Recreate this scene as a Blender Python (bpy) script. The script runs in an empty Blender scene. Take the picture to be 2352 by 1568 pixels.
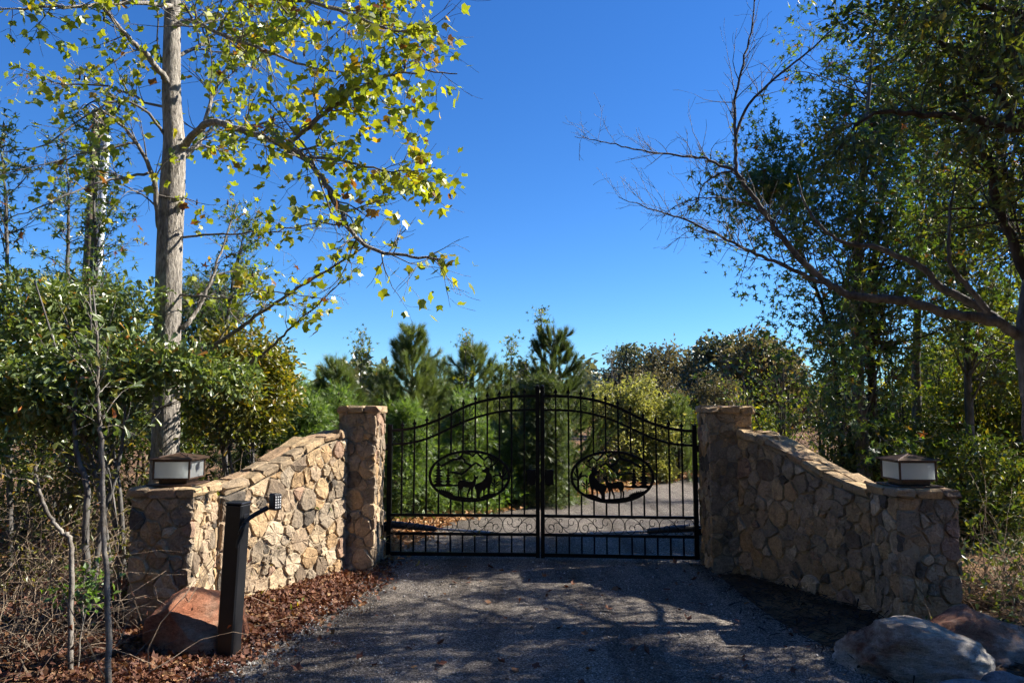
import bpy, math, random
import numpy as np
from mathutils import Vector, Matrix

# ------------------------------------------------------------------ camera, sky, sun, exposure
scene = bpy.context.scene
C = scene.collection
CAM_Z = 1.72
FPX = 1679.0                       # focal length in units of a 2352 px wide frame
PITCH = math.atan((935 - 784) / FPX)
cd = bpy.data.cameras.new('camera'); cam = bpy.data.objects.new('camera', cd); C.objects.link(cam)
cd.sensor_width = 36.0; cd.lens = FPX / 2352 * 36.0; cd.clip_start = 0.05; cd.clip_end = 6000
cam.location = (0, 0, CAM_Z); cam.rotation_euler = (math.pi / 2 + PITCH, 0, 0)
scene.camera = cam

SUN_AZ = math.radians(76)          # clockwise from the view direction
SUN_EL = math.radians(40)
world = bpy.data.worlds.new('World'); scene.world = world; world.use_nodes = True
wn = world.node_tree.nodes; wl = world.node_tree.links
wn.clear()
sky = wn.new('ShaderNodeTexSky'); sky.sky_type = 'NISHITA'; sky.sun_disc = False
sky.sun_elevation = SUN_EL; sky.sun_rotation = SUN_AZ
sky.altitude = 300; sky.air_density = 1.0; sky.dust_density = 0.0; sky.ozone_density = 1.5
hs = wn.new('ShaderNodeHueSaturation'); hs.inputs['Saturation'].default_value = 1.22
bg = wn.new('ShaderNodeBackground'); bg.inputs['Strength'].default_value = 0.0515
wo = wn.new('ShaderNodeOutputWorld')
wl.new(sky.outputs[0], hs.inputs['Color']); tint = wn.new('ShaderNodeMix'); tint.data_type = 'RGBA'; tint.blend_type = 'MULTIPLY'; tint.inputs[0].default_value = 1.0
tint.inputs[7].default_value = (0.57, 0.95, 1.42, 1)     # clear autumn air, deep blue
wl.new(hs.outputs[0], tint.inputs[6]); wl.new(tint.outputs[2], bg.inputs['Color']); wl.new(bg.outputs[0], wo.inputs['Surface'])

sd = bpy.data.lights.new('sun', 'SUN'); sun = bpy.data.objects.new('sun', sd); C.objects.link(sun)
sd.energy = 5.0; sd.angle = math.radians(0.53); sd.color = (1.0, 0.93, 0.82)
SUN_DIR = Vector((math.sin(SUN_AZ) * math.cos(SUN_EL), math.cos(SUN_AZ) * math.cos(SUN_EL), math.sin(SUN_EL)))
sun.rotation_euler = SUN_DIR.to_track_quat('Z', 'Y').to_euler()
sun.location = (20, 10, 20)

vs = scene.view_settings
vs.view_transform = 'Standard'; vs.look = 'None'; vs.gamma = 1.0; vs.use_curve_mapping = False
vs.exposure = 1.35
cy = scene.cycles
cy.max_bounces = 3; cy.diffuse_bounces = 2; cy.glossy_bounces = 1; cy.transmission_bounces = 2; cy.transparent_max_bounces = 2
cy.use_adaptive_sampling = True; cy.adaptive_threshold = 0.03; cy.use_light_tree = False
cy.caustics_reflective = False; cy.caustics_refractive = False

# ------------------------------------------------------------------ helpers
cp, sp = math.cos(PITCH), math.sin(PITCH)
def at(u, v, Y):
    """world point seen at (u, v) of the 2352 x 1568 frame, Y metres ahead"""
    d = (u - 1176) / FPX; e = (784 - v) / FPX
    t = Y / (cp - e * sp)
    return np.array((d * t, Y, CAM_Z + t * (sp + e * cp)))
def gr(u, v):
    d = (u - 1176) / FPX; e = (784 - v) / FPX
    t = -CAM_Z / (sp + e * cp)
    return np.array((d * t, t * (cp - e * sp), 0.0))
def nrm(a):
    if isinstance(a, np.ndarray) and a.shape == (3,):
        q = math.sqrt(a[0] * a[0] + a[1] * a[1] + a[2] * a[2]); return a / max(q, 1e-9)
    a = np.asarray(a, float); n = np.linalg.norm(a, axis=-1, keepdims=True); return a / np.maximum(n, 1e-9)

def mesh_from(name, V, faces, smooth=False):
    """V (n,3); faces: list of int arrays (m,k)"""
    V = np.asarray(V, np.float32)
    me = bpy.data.meshes.new(name)
    faces = [np.asarray(f, np.int32) for f in faces if len(f)]
    nl = sum(f.size for f in faces); npoly = sum(len(f) for f in faces)
    me.vertices.add(len(V)); me.vertices.foreach_set('co', V.ravel())
    me.loops.add(nl); me.loops.foreach_set('vertex_index', np.concatenate([f.ravel() for f in faces]))
    tot = np.concatenate([np.full(len(f), f.shape[1], np.int32) for f in faces])
    st = np.concatenate([[0], np.cumsum(tot)[:-1]]).astype(np.int32)
    me.polygons.add(npoly); me.polygons.foreach_set('loop_start', st)
    me.update(calc_edges=True)
    me.polygons.foreach_set('use_smooth', np.full(npoly, bool(smooth)))
    me.validate()
    return me

ROOT = {}
def thing(name, label, cat, loc=(0, 0, 0), group=None):
    o = bpy.data.objects.new(name, None); C.objects.link(o)
    o.empty_display_size = 0.2; o.location = tuple(float(x) for x in loc)
    o['label'] = label; o['category'] = cat
    if group: o['group'] = group
    ROOT[o.name] = np.array(loc, float)
    return o
def base_of(o):
    while o.parent: o = o.parent
    return ROOT[o.name]
def part(name, V, faces, mat, parent=None, smooth=False, kind=None, label=None):
    """world-space vertices -> mesh object, child of parent"""
    V = np.asarray(V, float)
    if parent is not None: V = V - base_of(parent)
    o = bpy.data.objects.new(name, mesh_from(name, V, faces, smooth)); C.objects.link(o)
    if parent is not None: o.parent = parent
    if mat: o.data.materials.append(mat)
    if kind: o['kind'] = kind
    if label: o['label'] = label
    return o
def solo(name, V, faces, mat, label, cat, loc, smooth=False, group=None):
    V = np.asarray(V, float) - np.array(loc)
    o = bpy.data.objects.new(name, mesh_from(name, V, faces, smooth)); C.objects.link(o)
    o.location = tuple(float(x) for x in loc); o.data.materials.append(mat)
    o['label'] = label; o['category'] = cat
    if group: o['group'] = group
    return o

class MB:
    """collects boxes, tubes, plates; one mesh"""
    def __init__(s): s.V = []; s.F = {}; s.n = 0
    def add(s, V, faces):
        V = np.asarray(V, float)
        for f in faces:
            f = np.asarray(f, np.int64)
            if len(f): s.F.setdefault(f.shape[1], []).append(f + s.n)
        s.V.append(V); s.n += len(V); return s
    def out(s): return np.concatenate(s.V), [np.concatenate(v) for v in s.F.values()]
    def box(s, c, size, M=None, bev=0.0, jit=0.0, rng=None):
        hx, hy, hz = [q / 2 for q in size]
        if bev <= 0:
            V = np.array([(x, y, z) for z in (-hz, hz) for y in (-hy, hy) for x in (-hx, hx)])
            F = [[(0, 2, 3, 1), (4, 5, 7, 6), (0, 1, 5, 4), (2, 6, 7, 3), (0, 4, 6, 2), (1, 3, 7, 5)]]
        else:
            V = []; idx = {}
            for sx in (-1, 1):
                for sy in (-1, 1):
                    for sz in (-1, 1):
                        for ax in range(3):
                            p = [sx * (hx - bev), sy * (hy - bev), sz * (hz - bev)]
                            p[ax] = (sx * hx, sy * hy, sz * hz)[ax]
                            idx[(sx, sy, sz, ax)] = len(V); V.append(p)
            V = np.array(V); q = []; t = []
            for ax in range(3):
                o1, o2 = [k for k in range(3) if k != ax]
                for sg in (-1, 1):
                    def g(a, b, ax_=ax):
                        k = [0, 0, 0]; k[ax] = sg; k[o1] = a; k[o2] = b; return idx[(*k, ax_)]
                    loop = [g(-1, -1), g(1, -1), g(1, 1), g(-1, 1)]
                    pos = (sg > 0) ^ (ax == 1)
                    q.append(loop if pos else loop[::-1])
            for a1 in range(3):
                for a2 in range(a1 + 1, 3):
                    a3 = 3 - a1 - a2
                    for s1 in (-1, 1):
                        for s2 in (-1, 1):
                            def h(s3, ax_):
                                k = [0, 0, 0]; k[a1] = s1; k[a2] = s2; k[a3] = s3; return idx[(*k, ax_)]
                            q.append([h(-1, a1), h(1, a1), h(1, a2), h(-1, a2)])
            for sx in (-1, 1):
                for sy in (-1, 1):
                    for sz in (-1, 1): t.append([idx[(sx, sy, sz, a)] for a in range(3)])
            F = [q, t]
            # fix windings outward
            Fo = []
            for fl in F:
                r = []
                for f in fl:
                    a, b, c_ = V[f[0]], V[f[1]], V[f[2]]
                    if np.dot(np.cross(b - a, c_ - a), V[f].mean(0)) < 0: f = f[::-1]
                    r.append(f)
                Fo.append(r)
            F = Fo
        if jit and rng is not None: V = V + rng.normal(0, jit, V.shape)
        if M is not None: V = V @ np.asarray(M, float).T
        return s.add(V + np.asarray(c, float), F)
    def tube(s, P, R, n=6, cap=True):
        V, F = tube(P, R, n, cap); return s.add(V, F)
    def plate(s, poly, f3, th):
        """2-D outline -> prism of thickness th; f3(x, y, d) -> world"""
        k = len(poly)
        V = [f3(x, y, -th / 2) for x, y in poly] + [f3(x, y, th / 2) for x, y in poly]
        side = [(i, (i + 1) % k, k + (i + 1) % k, k + i) for i in range(k)]
        return s.add(V, [[list(range(k))[::-1]], [list(range(k, 2 * k))], side])

def tube(P, R, n=6, cap=True):
    P = np.asarray(P, float); m = len(P)
    R = np.full(m, R, float) if np.isscalar(R) else np.asarray(R, float)
    T = np.gradient(P, axis=0); T = nrm(T)
    ref = np.array((0.31, 0.17, 0.93)) if abs(T[:, 2]).mean() < 0.8 else np.array((0.9, 0.42, 0.1))
    A = nrm(np.cross(T, ref)); B = np.cross(T, A)
    th = np.arange(n) * 2 * math.pi / n
    V = (P[:, None] + R[:, None, None] * (np.cos(th)[None, :, None] * A[:, None] + np.sin(th)[None, :, None] * B[:, None])).reshape(-1, 3)
    i = np.arange(m - 1)[:, None] * n; j = np.arange(n)[None]; j2 = (j + 1) % n
    Q = np.stack([i + j, i + j2, i + n + j2, i + n + j], -1).reshape(-1, 4)
    F = [Q]
    if cap:
        F.append(np.array([list(range(n))[::-1], list(range((m - 1) * n, m * n))]))
    return V, F
def smooth_curve(pts, k=6):
    P = np.asarray(pts, float); m = len(P)
    if m < 3: return P
    E = np.vstack([2 * P[0] - P[1], P, 2 * P[-1] - P[-2]]); out = []
    for i in range(m - 1):
        p0, p1, p2, p3 = E[i:i + 4]
        for t in np.arange(k) / k:
            out.append(0.5 * (2 * p1 + (p2 - p0) * t + (2 * p0 - 5 * p1 + 4 * p2 - p3) * t * t + (3 * p1 - p0 - 3 * p2 + p3) * t ** 3))
    out.append(P[-1]); return np.array(out)

# ------------------------------------------------------------------ materials
def newmat(name):
    m = bpy.data.materials.new(name); m.use_nodes = True
    nt = m.node_tree; nt.nodes.clear()
    out = nt.nodes.new('ShaderNodeOutputMaterial')
    return m, nt.nodes, nt.links, out
def ramp(n, cols, interp='LINEAR'):
    r = n.new('ShaderNodeValToRGB'); cr = r.color_ramp; cr.interpolation = interp
    while len(cr.elements) > 1: cr.elements.remove(cr.elements[-1])
    for i, (p, c) in enumerate(cols):
        e = cr.elements[0] if i == 0 else cr.elements.new(p)
        e.position = p; e.color = (*c, 1)
    return r
def noise(n, l, coord, scale, detail=4, rough=0.6, vec_scale=None):
    t = n.new('ShaderNodeTexNoise'); t.inputs['Scale'].default_value = scale
    t.inputs['Detail'].default_value = detail; t.inputs['Roughness'].default_value = rough
    if vec_scale:
        mp = n.new('ShaderNodeMapping'); mp.inputs['Scale'].default_value = vec_scale
        l.new(coord, mp.inputs['Vector']); coord = mp.outputs[0]
    l.new(coord, t.inputs['Vector']); return t
def mixc(n, l, fac, a, b, mode='MIX'):
    m = n.new('ShaderNodeMix'); m.data_type = 'RGBA'; m.blend_type = mode
    for s, v in ((m.inputs[0], fac), (m.inputs[6], a), (m.inputs[7], b)):
        if hasattr(v, 'is_output'): l.new(v, s)
        elif isinstance(v, (int, float)): s.default_value = v
        else: s.default_value = (*v, 1)
    return m.outputs[2]
def math_(n, l, op, a, b=None):
    m = n.new('ShaderNodeMath'); m.operation = op
    for s, v in ((m.inputs[0], a), (m.inputs[1], b)):
        if v is None: continue
        if hasattr(v, 'is_output'): l.new(v, s)
        else: s.default_value = v
    return m.outputs[0]
def bump(n, l, h, strength, dist):
    b = n.new('ShaderNodeBump'); b.inputs['Strength'].default_value = strength; b.inputs['Distance'].default_value = dist
    l.new(h, b.inputs['Height']); return b.outputs[0]
def princ(n, l, out, col, rough=0.8, spec=0.3, metal=0.0, normal=None):
    p = n.new('ShaderNodeBsdfPrincipled')
    if hasattr(col, 'is_output'): l.new(col, p.inputs['Base Color'])
    else: p.inputs['Base Color'].default_value = (*col, 1)
    if hasattr(rough, 'is_output'): l.new(rough, p.inputs['Roughness'])
    else: p.inputs['Roughness'].default_value = rough
    p.inputs['Specular IOR Level'].default_value = spec; p.inputs['Metallic'].default_value = metal
    if normal is not None: l.new(normal, p.inputs['Normal'])
    if out is not None: l.new(p.outputs[0], out.inputs['Surface'])
    return p
def tc(n, which='Object'):
    return n.new('ShaderNodeTexCoord').outputs[which]

def leaf_mat(name, cols, trans=0.45, rough=0.45, spec=0.35, tint=(1.25, 1.2, 0.5), clump=2.0, val=0.5):
    m, n, l, out = newmat(name)
    g = n.new('ShaderNodeNewGeometry'); oi = n.new('ShaderNodeObjectInfo')
    rnd = math_(n, l, 'FRACT', math_(n, l, 'ADD', g.outputs['Random Per Island'], oi.outputs['Random']))
    r = ramp(n, cols); l.new(rnd, r.inputs[0])
    nz = noise(n, l, tc(n), clump, 2)
    vr = ramp(n, [(0.3, (1 - val * 0.6,) * 3), (0.7, (1 + val,) * 3)]); l.new(nz.outputs[0], vr.inputs[0])
    col = mixc(n, l, 1.0, r.outputs[0], vr.outputs[0], 'MULTIPLY')
    tcol = mixc(n, l, 1.0, col, tint, 'MULTIPLY')
    p = n.new('ShaderNodeBsdfDiffuse'); l.new(col, p.inputs[0])
    t = n.new('ShaderNodeBsdfTranslucent'); l.new(tcol, t.inputs[0])
    mx = n.new('ShaderNodeMixShader'); mx.inputs[0].default_value = trans
    l.new(p.outputs[0], mx.inputs[1]); l.new(t.outputs[0], mx.inputs[2])
    gl = n.new('ShaderNodeBsdfGlossy'); gl.inputs['Roughness'].default_value = rough
    m2 = n.new('ShaderNodeMixShader'); m2.inputs[0].default_value = 0.16 * spec
    l.new(mx.outputs[0], m2.inputs[1]); l.new(gl.outputs[0], m2.inputs[2]); l.new(m2.outputs[0], out.inputs['Surface'])
    return m
def bark_mat(name, c1, c2, scale=9, stretch=0.22, bs=0.5, bd=0.02):
    m, n, l, out = newmat(name); co = tc(n)
    a = noise(n, l, co, scale, 5, 0.65, (1, 1, stretch)); b = noise(n, l, co, 2.5, 3)
    r = ramp(n, [(0.35, c1), (0.65, c2)]); l.new(a.outputs[0], r.inputs[0])
    r2 = ramp(n, [(0.35, (0.72, 0.72, 0.72)), (0.7, (1.1, 1.1, 1.08))]); l.new(b.outputs[0], r2.inputs[0])
    col = mixc(n, l, 1.0, r.outputs[0], r2.outputs[0], 'MULTIPLY')
    princ(n, l, out, col, 0.9, 0.15, normal=bump(n, l, a.outputs[0], bs, bd)); return m

def stone_mat(name, pal, mott=0.5):
    m, n, l, out = newmat(name); co = tc(n)
    oi = n.new('ShaderNodeObjectInfo')
    r = ramp(n, pal, 'CONSTANT'); l.new(oi.outputs['Random'], r.inputs[0])
    a = noise(n, l, co, 9, 6, 0.7); b = noise(n, l, co, 55, 4, 0.7)
    v1 = ramp(n, [(0.3, (1 - mott * 0.75,) * 3), (0.5, (1.0, 0.98, 0.95)), (0.72, (1 + mott * 0.5, 1 + mott * 0.4, 1 + mott * 0.2))]); l.new(a.outputs[0], v1.inputs[0])
    v2 = ramp(n, [(0.32, (0.68, 0.66, 0.64)), (0.6, (1.08, 1.08, 1.08))]); l.new(b.outputs[0], v2.inputs[0])
    col = mixc(n, l, 1.0, mixc(n, l, 1.0, mixc(n, l, 1.0, r.outputs[0], v1.outputs[0], 'MULTIPLY'), v2.outputs[0], 'MULTIPLY'), (1.14, 1.01, 0.84), 'MULTIPLY')
    h = math_(n, l, 'ADD', math_(n, l, 'MULTIPLY', a.outputs[0], 1.6), math_(n, l, 'MULTIPLY', b.outputs[0], 0.5))
    princ(n, l, out, col, 0.88, 0.2, normal=bump(n, l, h, 0.9, 0.02)); return m
_PAL = [(0.0, (0.36, 0.28, 0.18)), (0.12, (0.44, 0.36, 0.25)), (0.22, (0.30, 0.27, 0.23)), (0.33, (0.45, 0.33, 0.18)), (0.43, (0.25, 0.22, 0.185)), (0.52, (0.41, 0.28, 0.14)), (0.61, (0.36, 0.29, 0.22)), (0.70, (0.48, 0.42, 0.33)), (0.78, (0.19, 0.155, 0.125)), (0.85, (0.37, 0.32, 0.26)), (0.91, (0.33, 0.22, 0.175)), (0.955, (0.11, 0.105, 0.105))]
PAL = [(p, tuple(0.66 * x + 0.34 * (0.5 * c[0] + 0.35 * c[1] + 0.15 * c[2]) for x in c)) for p, c in _PAL]
M_STONE = stone_mat('fieldstone', PAL, 0.6)
M_COPE = stone_mat('coping_stone', [(0.0, (0.36, 0.30, 0.22)), (0.3, (0.31, 0.27, 0.22)), (0.55, (0.41, 0.34, 0.24)), (0.8, (0.33, 0.26, 0.2))], 0.5)
def simple(name, c1, c2, scale, rough=0.9, spec=0.2, bs=0.4, bd=0.01, detail=5, metal=0.0, vec_scale=None):
    m, n, l, out = newmat(name); a = noise(n, l, tc(n), scale, detail, 0.65, vec_scale)
    r = ramp(n, [(0.32, c1), (0.68, c2)]); l.new(a.outputs[0], r.inputs[0])
    princ(n, l, out, r.outputs[0], rough, spec, metal, bump(n, l, a.outputs[0], bs, bd) if bs else None); return m
M_MORTAR = simple('mortar', (0.27, 0.21, 0.145), (0.36, 0.29, 0.20), 30, bs=0.6, bd=0.01)
M_IRON = simple('black_powder_coat', (0.003, 0.003, 0.004), (0.006, 0.006, 0.007), 40, 0.42, 0.22, 0.1, 0.001)
M_PEDESTAL = simple('pedestal_black', (0.007, 0.0075, 0.009), (0.012, 0.0125, 0.015), 12, 0.42, 0.5, 0.05, 0.001)
M_WHITE = simple('key_white', (0.6, 0.6, 0.6), (0.7, 0.7, 0.7), 12, 0.5, 0.4, 0.0)
M_COPPER = simple('weathered_copper', (0.045, 0.027, 0.018), (0.11, 0.065, 0.042), 14, 0.45, 0.5, 0.2, 0.003, metal=0.35, vec_scale=(1, 4, 1))
M_GLASS = leaf_mat('frosted_glass', [(0.0, (0.82, 0.86, 0.85)), (1.0, (0.84, 0.88, 0.87))], 0.82, 0.4, 0.3, (1, 1, 1), 0.5, 0.02)
M_ARM = simple('opener_grey', (0.03, 0.03, 0.034), (0.05, 0.05, 0.055), 10, 0.35, 0.5, 0.0)
M_CONDUIT = simple('galvanised_conduit', (0.42, 0.45, 0.48), (0.56, 0.58, 0.60), 6, 0.5, 0.5, 0.1, 0.002)
M_POLE = bark_mat('pole_wood', (0.10, 0.075, 0.05), (0.24, 0.19, 0.14), 14, 0.06)
M_BARK_POPLAR = bark_mat('poplar_bark', (0.17, 0.15, 0.13), (0.47, 0.43, 0.38), 34, 0.30, 1.0, 0.03)
M_BARK_LIMB = bark_mat('pale_limb_bark', (0.13, 0.115, 0.10), (0.30, 0.275, 0.245), 14, 0.4)
M_BARK_DARK = bark_mat('dark_bark', (0.035, 0.028, 0.022), (0.10, 0.08, 0.065), 12, 0.3)
M_BARK_MID = bark_mat('grey_brown_bark', (0.08, 0.075, 0.07), (0.20, 0.19, 0.18), 16, 0.25)
M_BARK_SAP = bark_mat('mottled_sapling_bark', (0.12, 0.10, 0.08), (0.34, 0.31, 0.27), 10, 1.2)
M_TWIG = simple('dry_twigs', (0.14, 0.10, 0.07), (0.32, 0.25, 0.18), 6, 0.9, 0.1, 0.0)

L_POPLAR = leaf_mat('tulip_poplar_leaf', [(0.0, (0.24, 0.30, 0.02)), (0.35, (0.34, 0.36, 0.022)), (0.6, (0.17, 0.23, 0.025)), (0.88, (0.38, 0.36, 0.025)), (0.95, (0.45, 0.28, 0.02)), (0.98, (0.22, 0.09, 0.02)), (1.0, (0.16, 0.05, 0.015))], 0.55, 0.4, 0.3, (1.25, 1.25, 0.6), 1.2, 0.25)
L_GUM = leaf_mat('sweetgum_leaf', [(0.0, (0.053, 0.103, 0.029)), (0.5, (0.088, 0.140, 0.031)), (0.8, (0.150, 0.194, 0.028)), (0.93, (0.194, 0.194, 0.022)), (0.985, (0.176, 0.054, 0.017)), (1.0, (0.176, 0.054, 0.017))], 0.42, 0.38, 0.45, (1.5, 1.6, 0.45), 1.0, 0.3)
L_OAKBUSH = leaf_mat('water_oak_leaf', [(0.0, (0.114, 0.161, 0.057)), (0.55, (0.164, 0.218, 0.076)), (0.85, (0.228, 0.270, 0.076)), (0.97, (0.316, 0.258, 0.037)), (1.0, (0.506, 0.168, 0.037))], 0.35, 0.36, 0.5, (1.3, 1.4, 0.45), 1.0, 0.25)
L_BUSHYEL = leaf_mat('autumn_oak_leaf', [(0.0, (0.08, 0.10, 0.022)), (0.5, (0.13, 0.14, 0.022)), (0.85, (0.24, 0.20, 0.02)), (1.0, (0.32, 0.2, 0.03))], 0.45, 0.4, 0.4, (1.4, 1.4, 0.4), 1.2, 0.3)
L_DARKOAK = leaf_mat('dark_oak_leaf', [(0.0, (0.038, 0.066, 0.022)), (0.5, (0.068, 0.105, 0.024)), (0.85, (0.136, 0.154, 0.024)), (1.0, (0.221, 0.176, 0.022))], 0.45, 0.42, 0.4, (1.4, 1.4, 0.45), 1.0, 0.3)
L_UNDER = leaf_mat('understorey_leaf', [(0.0, (0.045, 0.076, 0.018)), (0.45, (0.090, 0.124, 0.020)), (0.8, (0.162, 0.189, 0.022)), (0.95, (0.270, 0.238, 0.020)), (1.0, (0.198, 0.097, 0.020))], 0.5, 0.4, 0.4, (1.5, 1.5, 0.4), 0.9, 0.4)
L_PINE = leaf_mat('pine_needle', [(0.0, (0.086, 0.124, 0.046)), (0.6, (0.125, 0.171, 0.056)), (1.0, (0.173, 0.200, 0.061))], 0.42, 0.4, 0.4, (1.3, 1.3, 0.5), 1.5, 0.3)
L_CEDAR = leaf_mat('cedar_spray', [(0.0, (0.072, 0.124, 0.039)), (0.6, (0.117, 0.182, 0.052)), (1.0, (0.195, 0.247, 0.065))], 0.45, 0.5, 0.3, (1.4, 1.5, 0.5), 1.8, 0.35)
L_CEDARDK = leaf_mat('dark_cedar_spray', [(0.0, (0.057, 0.090, 0.034)), (0.7, (0.086, 0.120, 0.044)), (1.0, (0.138, 0.156, 0.052))], 0.38, 0.5, 0.3, (1.3, 1.3, 0.6), 1.8, 0.3)
L_BACC = leaf_mat('groundsel_leaf', [(0.0, (0.196, 0.207, 0.055)), (0.6, (0.287, 0.287, 0.083)), (1.0, (0.391, 0.356, 0.132))], 0.45, 0.5, 0.3, (1.2, 1.2, 0.6), 1.5, 0.25)
L_FAROAK = leaf_mat('far_oak_leaf', [(0.0, (0.06, 0.075, 0.04)), (0.6, (0.10, 0.11, 0.055)), (1.0, (0.17, 0.15, 0.07))], 0.3, 0.4, 0.5, (1.2, 1.2, 0.7), 0.4, 0.35)
L_FARBROWN = leaf_mat('far_brown_leaf', [(0.0, (0.10, 0.095, 0.045)), (0.6, (0.15, 0.13, 0.06)), (1.0, (0.22, 0.17, 0.08))], 0.35, 0.5, 0.3, (1.2, 1.15, 0.7), 0.6, 0.35)
L_DEAD = leaf_mat('dead_leaf', [(0.0, (0.065, 0.024, 0.014)), (0.4, (0.122, 0.046, 0.026)), (0.75, (0.175, 0.076, 0.039)), (0.95, (0.233, 0.125, 0.056)), (1.0, (0.290, 0.178, 0.078))], 0.2, 0.7, 0.2, (1.2, 0.9, 0.6), 1.5, 0.3)
L_STRAW = leaf_mat('pine_straw', [(0.0, (0.288, 0.156, 0.072)), (0.5, (0.432, 0.252, 0.120)), (0.9, (0.504, 0.336, 0.180)), (1.0, (0.600, 0.432, 0.240))], 0.2, 0.7, 0.2, (1.2, 0.9, 0.6), 1.5, 0.3)
L_GREEN = leaf_mat('fresh_green_leaf', [(0.0, (0.08, 0.16, 0.03)), (1.0, (0.16, 0.24, 0.04))], 0.45, 0.35, 0.5, (1.3, 1.4, 0.4), 2.0, 0.2)

# ------------------------------------------------------------------ ground and driveway
rngG = np.random.default_rng(5)
DL = [(-3.2, -40), (-3.0, -6), (-2.75, 0), (-2.35, 3), (-2.03, 4.56), (-1.86, 5.2), (-1.69, 5.95), (-1.45, 6.9), (-1.44, 7.9), (-1.42, 8.6), (-1.33, 9.4), (-1.2, 10.1),
      (-0.85, 11.4), (-0.2, 12.4), (0.4, 13.3), (1.03, 14.2), (2.1, 15.2), (3.2, 16.6), (4.6, 18.2), (8, 20.5), (14, 23), (30, 28)]
DR = [(4.2, -40), (3.6, -6), (3.1, 0), (2.6, 3.6), (2.4, 4.6), (2.26, 5.4), (2.14, 6.2), (2.12, 7.0), (2.12, 7.7), (2.16, 8.6), (2.3, 9.3), (2.6, 10.2),
      (3.2, 11.1), (4.0, 11.9), (4.9, 12.6), (5.9, 13.2), (7.0, 13.8), (8.2, 14.5), (10, 15.4), (13, 16.8), (18, 19), (32, 24)]
def resample(P, n):
    P = np.asarray(P, float); d = np.concatenate([[0], np.cumsum(np.linalg.norm(np.diff(P, axis=0), axis=1))])
    t = np.linspace(0, d[-1], n); return np.stack([np.interp(t, d, P[:, k]) for k in range(P.shape[1])], 1)
def strip_pts(P, k=8): return smooth_curve(np.asarray(P, float), k)
EL, ER = strip_pts(DL), strip_pts(DR)
POLY = np.vstack([EL, ER[::-1]])
def inside(P, poly=POLY):
    x, y = P[:, 0], P[:, 1]; r = np.zeros(len(P), bool); a = poly; b = np.roll(poly, -1, 0)
    for (x1, y1), (x2, y2) in zip(a, b):
        if y1 == y2: continue
        c = ((y1 > y) != (y2 > y)) & (x < (x2 - x1) * (y - y1) / (y2 - y1) + x1); r ^= c
    return r
def dist_edge(P):
    d = np.full(len(P), 1e9)
    for E in (EL[::4], ER[::4]):
        for a, b in zip(E[:-1], E[1:]):
            ab = b - a; t = np.clip(((P - a) @ ab) / (ab @ ab + 1e-9), 0, 1)
            d = np.minimum(d, np.linalg.norm(P - a - t[:, None] * ab, axis=1))
    return d
_ph = rngG.uniform(0, 6.28, (14, 2)); _fr = rngG.normal(0, 1, (14, 2)) * np.geomspace(0.25, 5, 14)[:, None]
def rough(P):
    s = 0
    for k in range(14): s = s + np.sin(P[:, 0] * _fr[k, 0] + P[:, 1] * _fr[k, 1] + _ph[k, 0]) / (1 + k * 0.45)
    return s / 4
def gheight(P):
    P = np.asarray(P, float).reshape(-1, 2)
    d = np.where(inside(P), -dist_edge(P), dist_edge(P))
    k = np.clip((d + 0.02) / 0.6, 0, 1); k = k * k * (3 - 2 * k)
    far = np.clip((np.hypot(P[:, 0], P[:, 1] - 8) - 14) / 40, 0, 1)
    return -0.02 + k * (0.055 + 0.035 * rough(P)) + far * 0.25 * rough(P * 0.15)
gx = np.concatenate([-np.geomspace(2500, 9.2, 26), np.arange(-9, 9.01, 0.15), np.geomspace(9.3, 2500, 26)])
gy = np.concatenate([-np.geomspace(2500, 2.2, 22), np.arange(-2, 20.01, 0.15), np.geomspace(20.4, 3000, 26)])
XX, YY = np.meshgrid(gx, gy); PP = np.stack([XX.ravel(), YY.ravel()], 1)
ZZ = np.full(len(PP), 0.0); near = (np.abs(PP[:, 0]) < 40) & (PP[:, 1] > -45) & (PP[:, 1] < 45)
ZZ[near] = gheight(PP[near]); ZZ[~near] = 0.02
nx, ny = len(gx), len(gy)
I = (np.arange(ny - 1)[:, None] * nx + np.arange(nx - 1)[None]).ravel()
def ground_mat():
    m, n, l, out = newmat('forest_floor'); co = tc(n)
    a = noise(n, l, co, 1.1, 5, 0.6); b = noise(n, l, co, 26, 5, 0.75); c = noise(n, l, co, 90, 3, 0.7)
    r = ramp(n, [(0.36, (0.085, 0.052, 0.034)), (0.52, (0.16, 0.10, 0.06)), (0.66, (0.30, 0.185, 0.095))]); l.new(a.outputs[0], r.inputs[0])
    v = ramp(n, [(0.32, (0.5, 0.48, 0.45)), (0.65, (1.25, 1.2, 1.15))]); l.new(b.outputs[0], v.inputs[0])
    v2 = ramp(n, [(0.3, (0.7, 0.7, 0.7)), (0.7, (1.2, 1.2, 1.2))]); l.new(c.outputs[0], v2.inputs[0])
    col = mixc(n, l, 1.0, mixc(n, l, 1.0, r.outputs[0], v.outputs[0], 'MULTIPLY'), v2.outputs[0], 'MULTIPLY')
    princ(n, l, out, col, 0.95, 0.1, normal=bump(n, l, b.outputs[0], 1.0, 0.03)); return m
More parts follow.
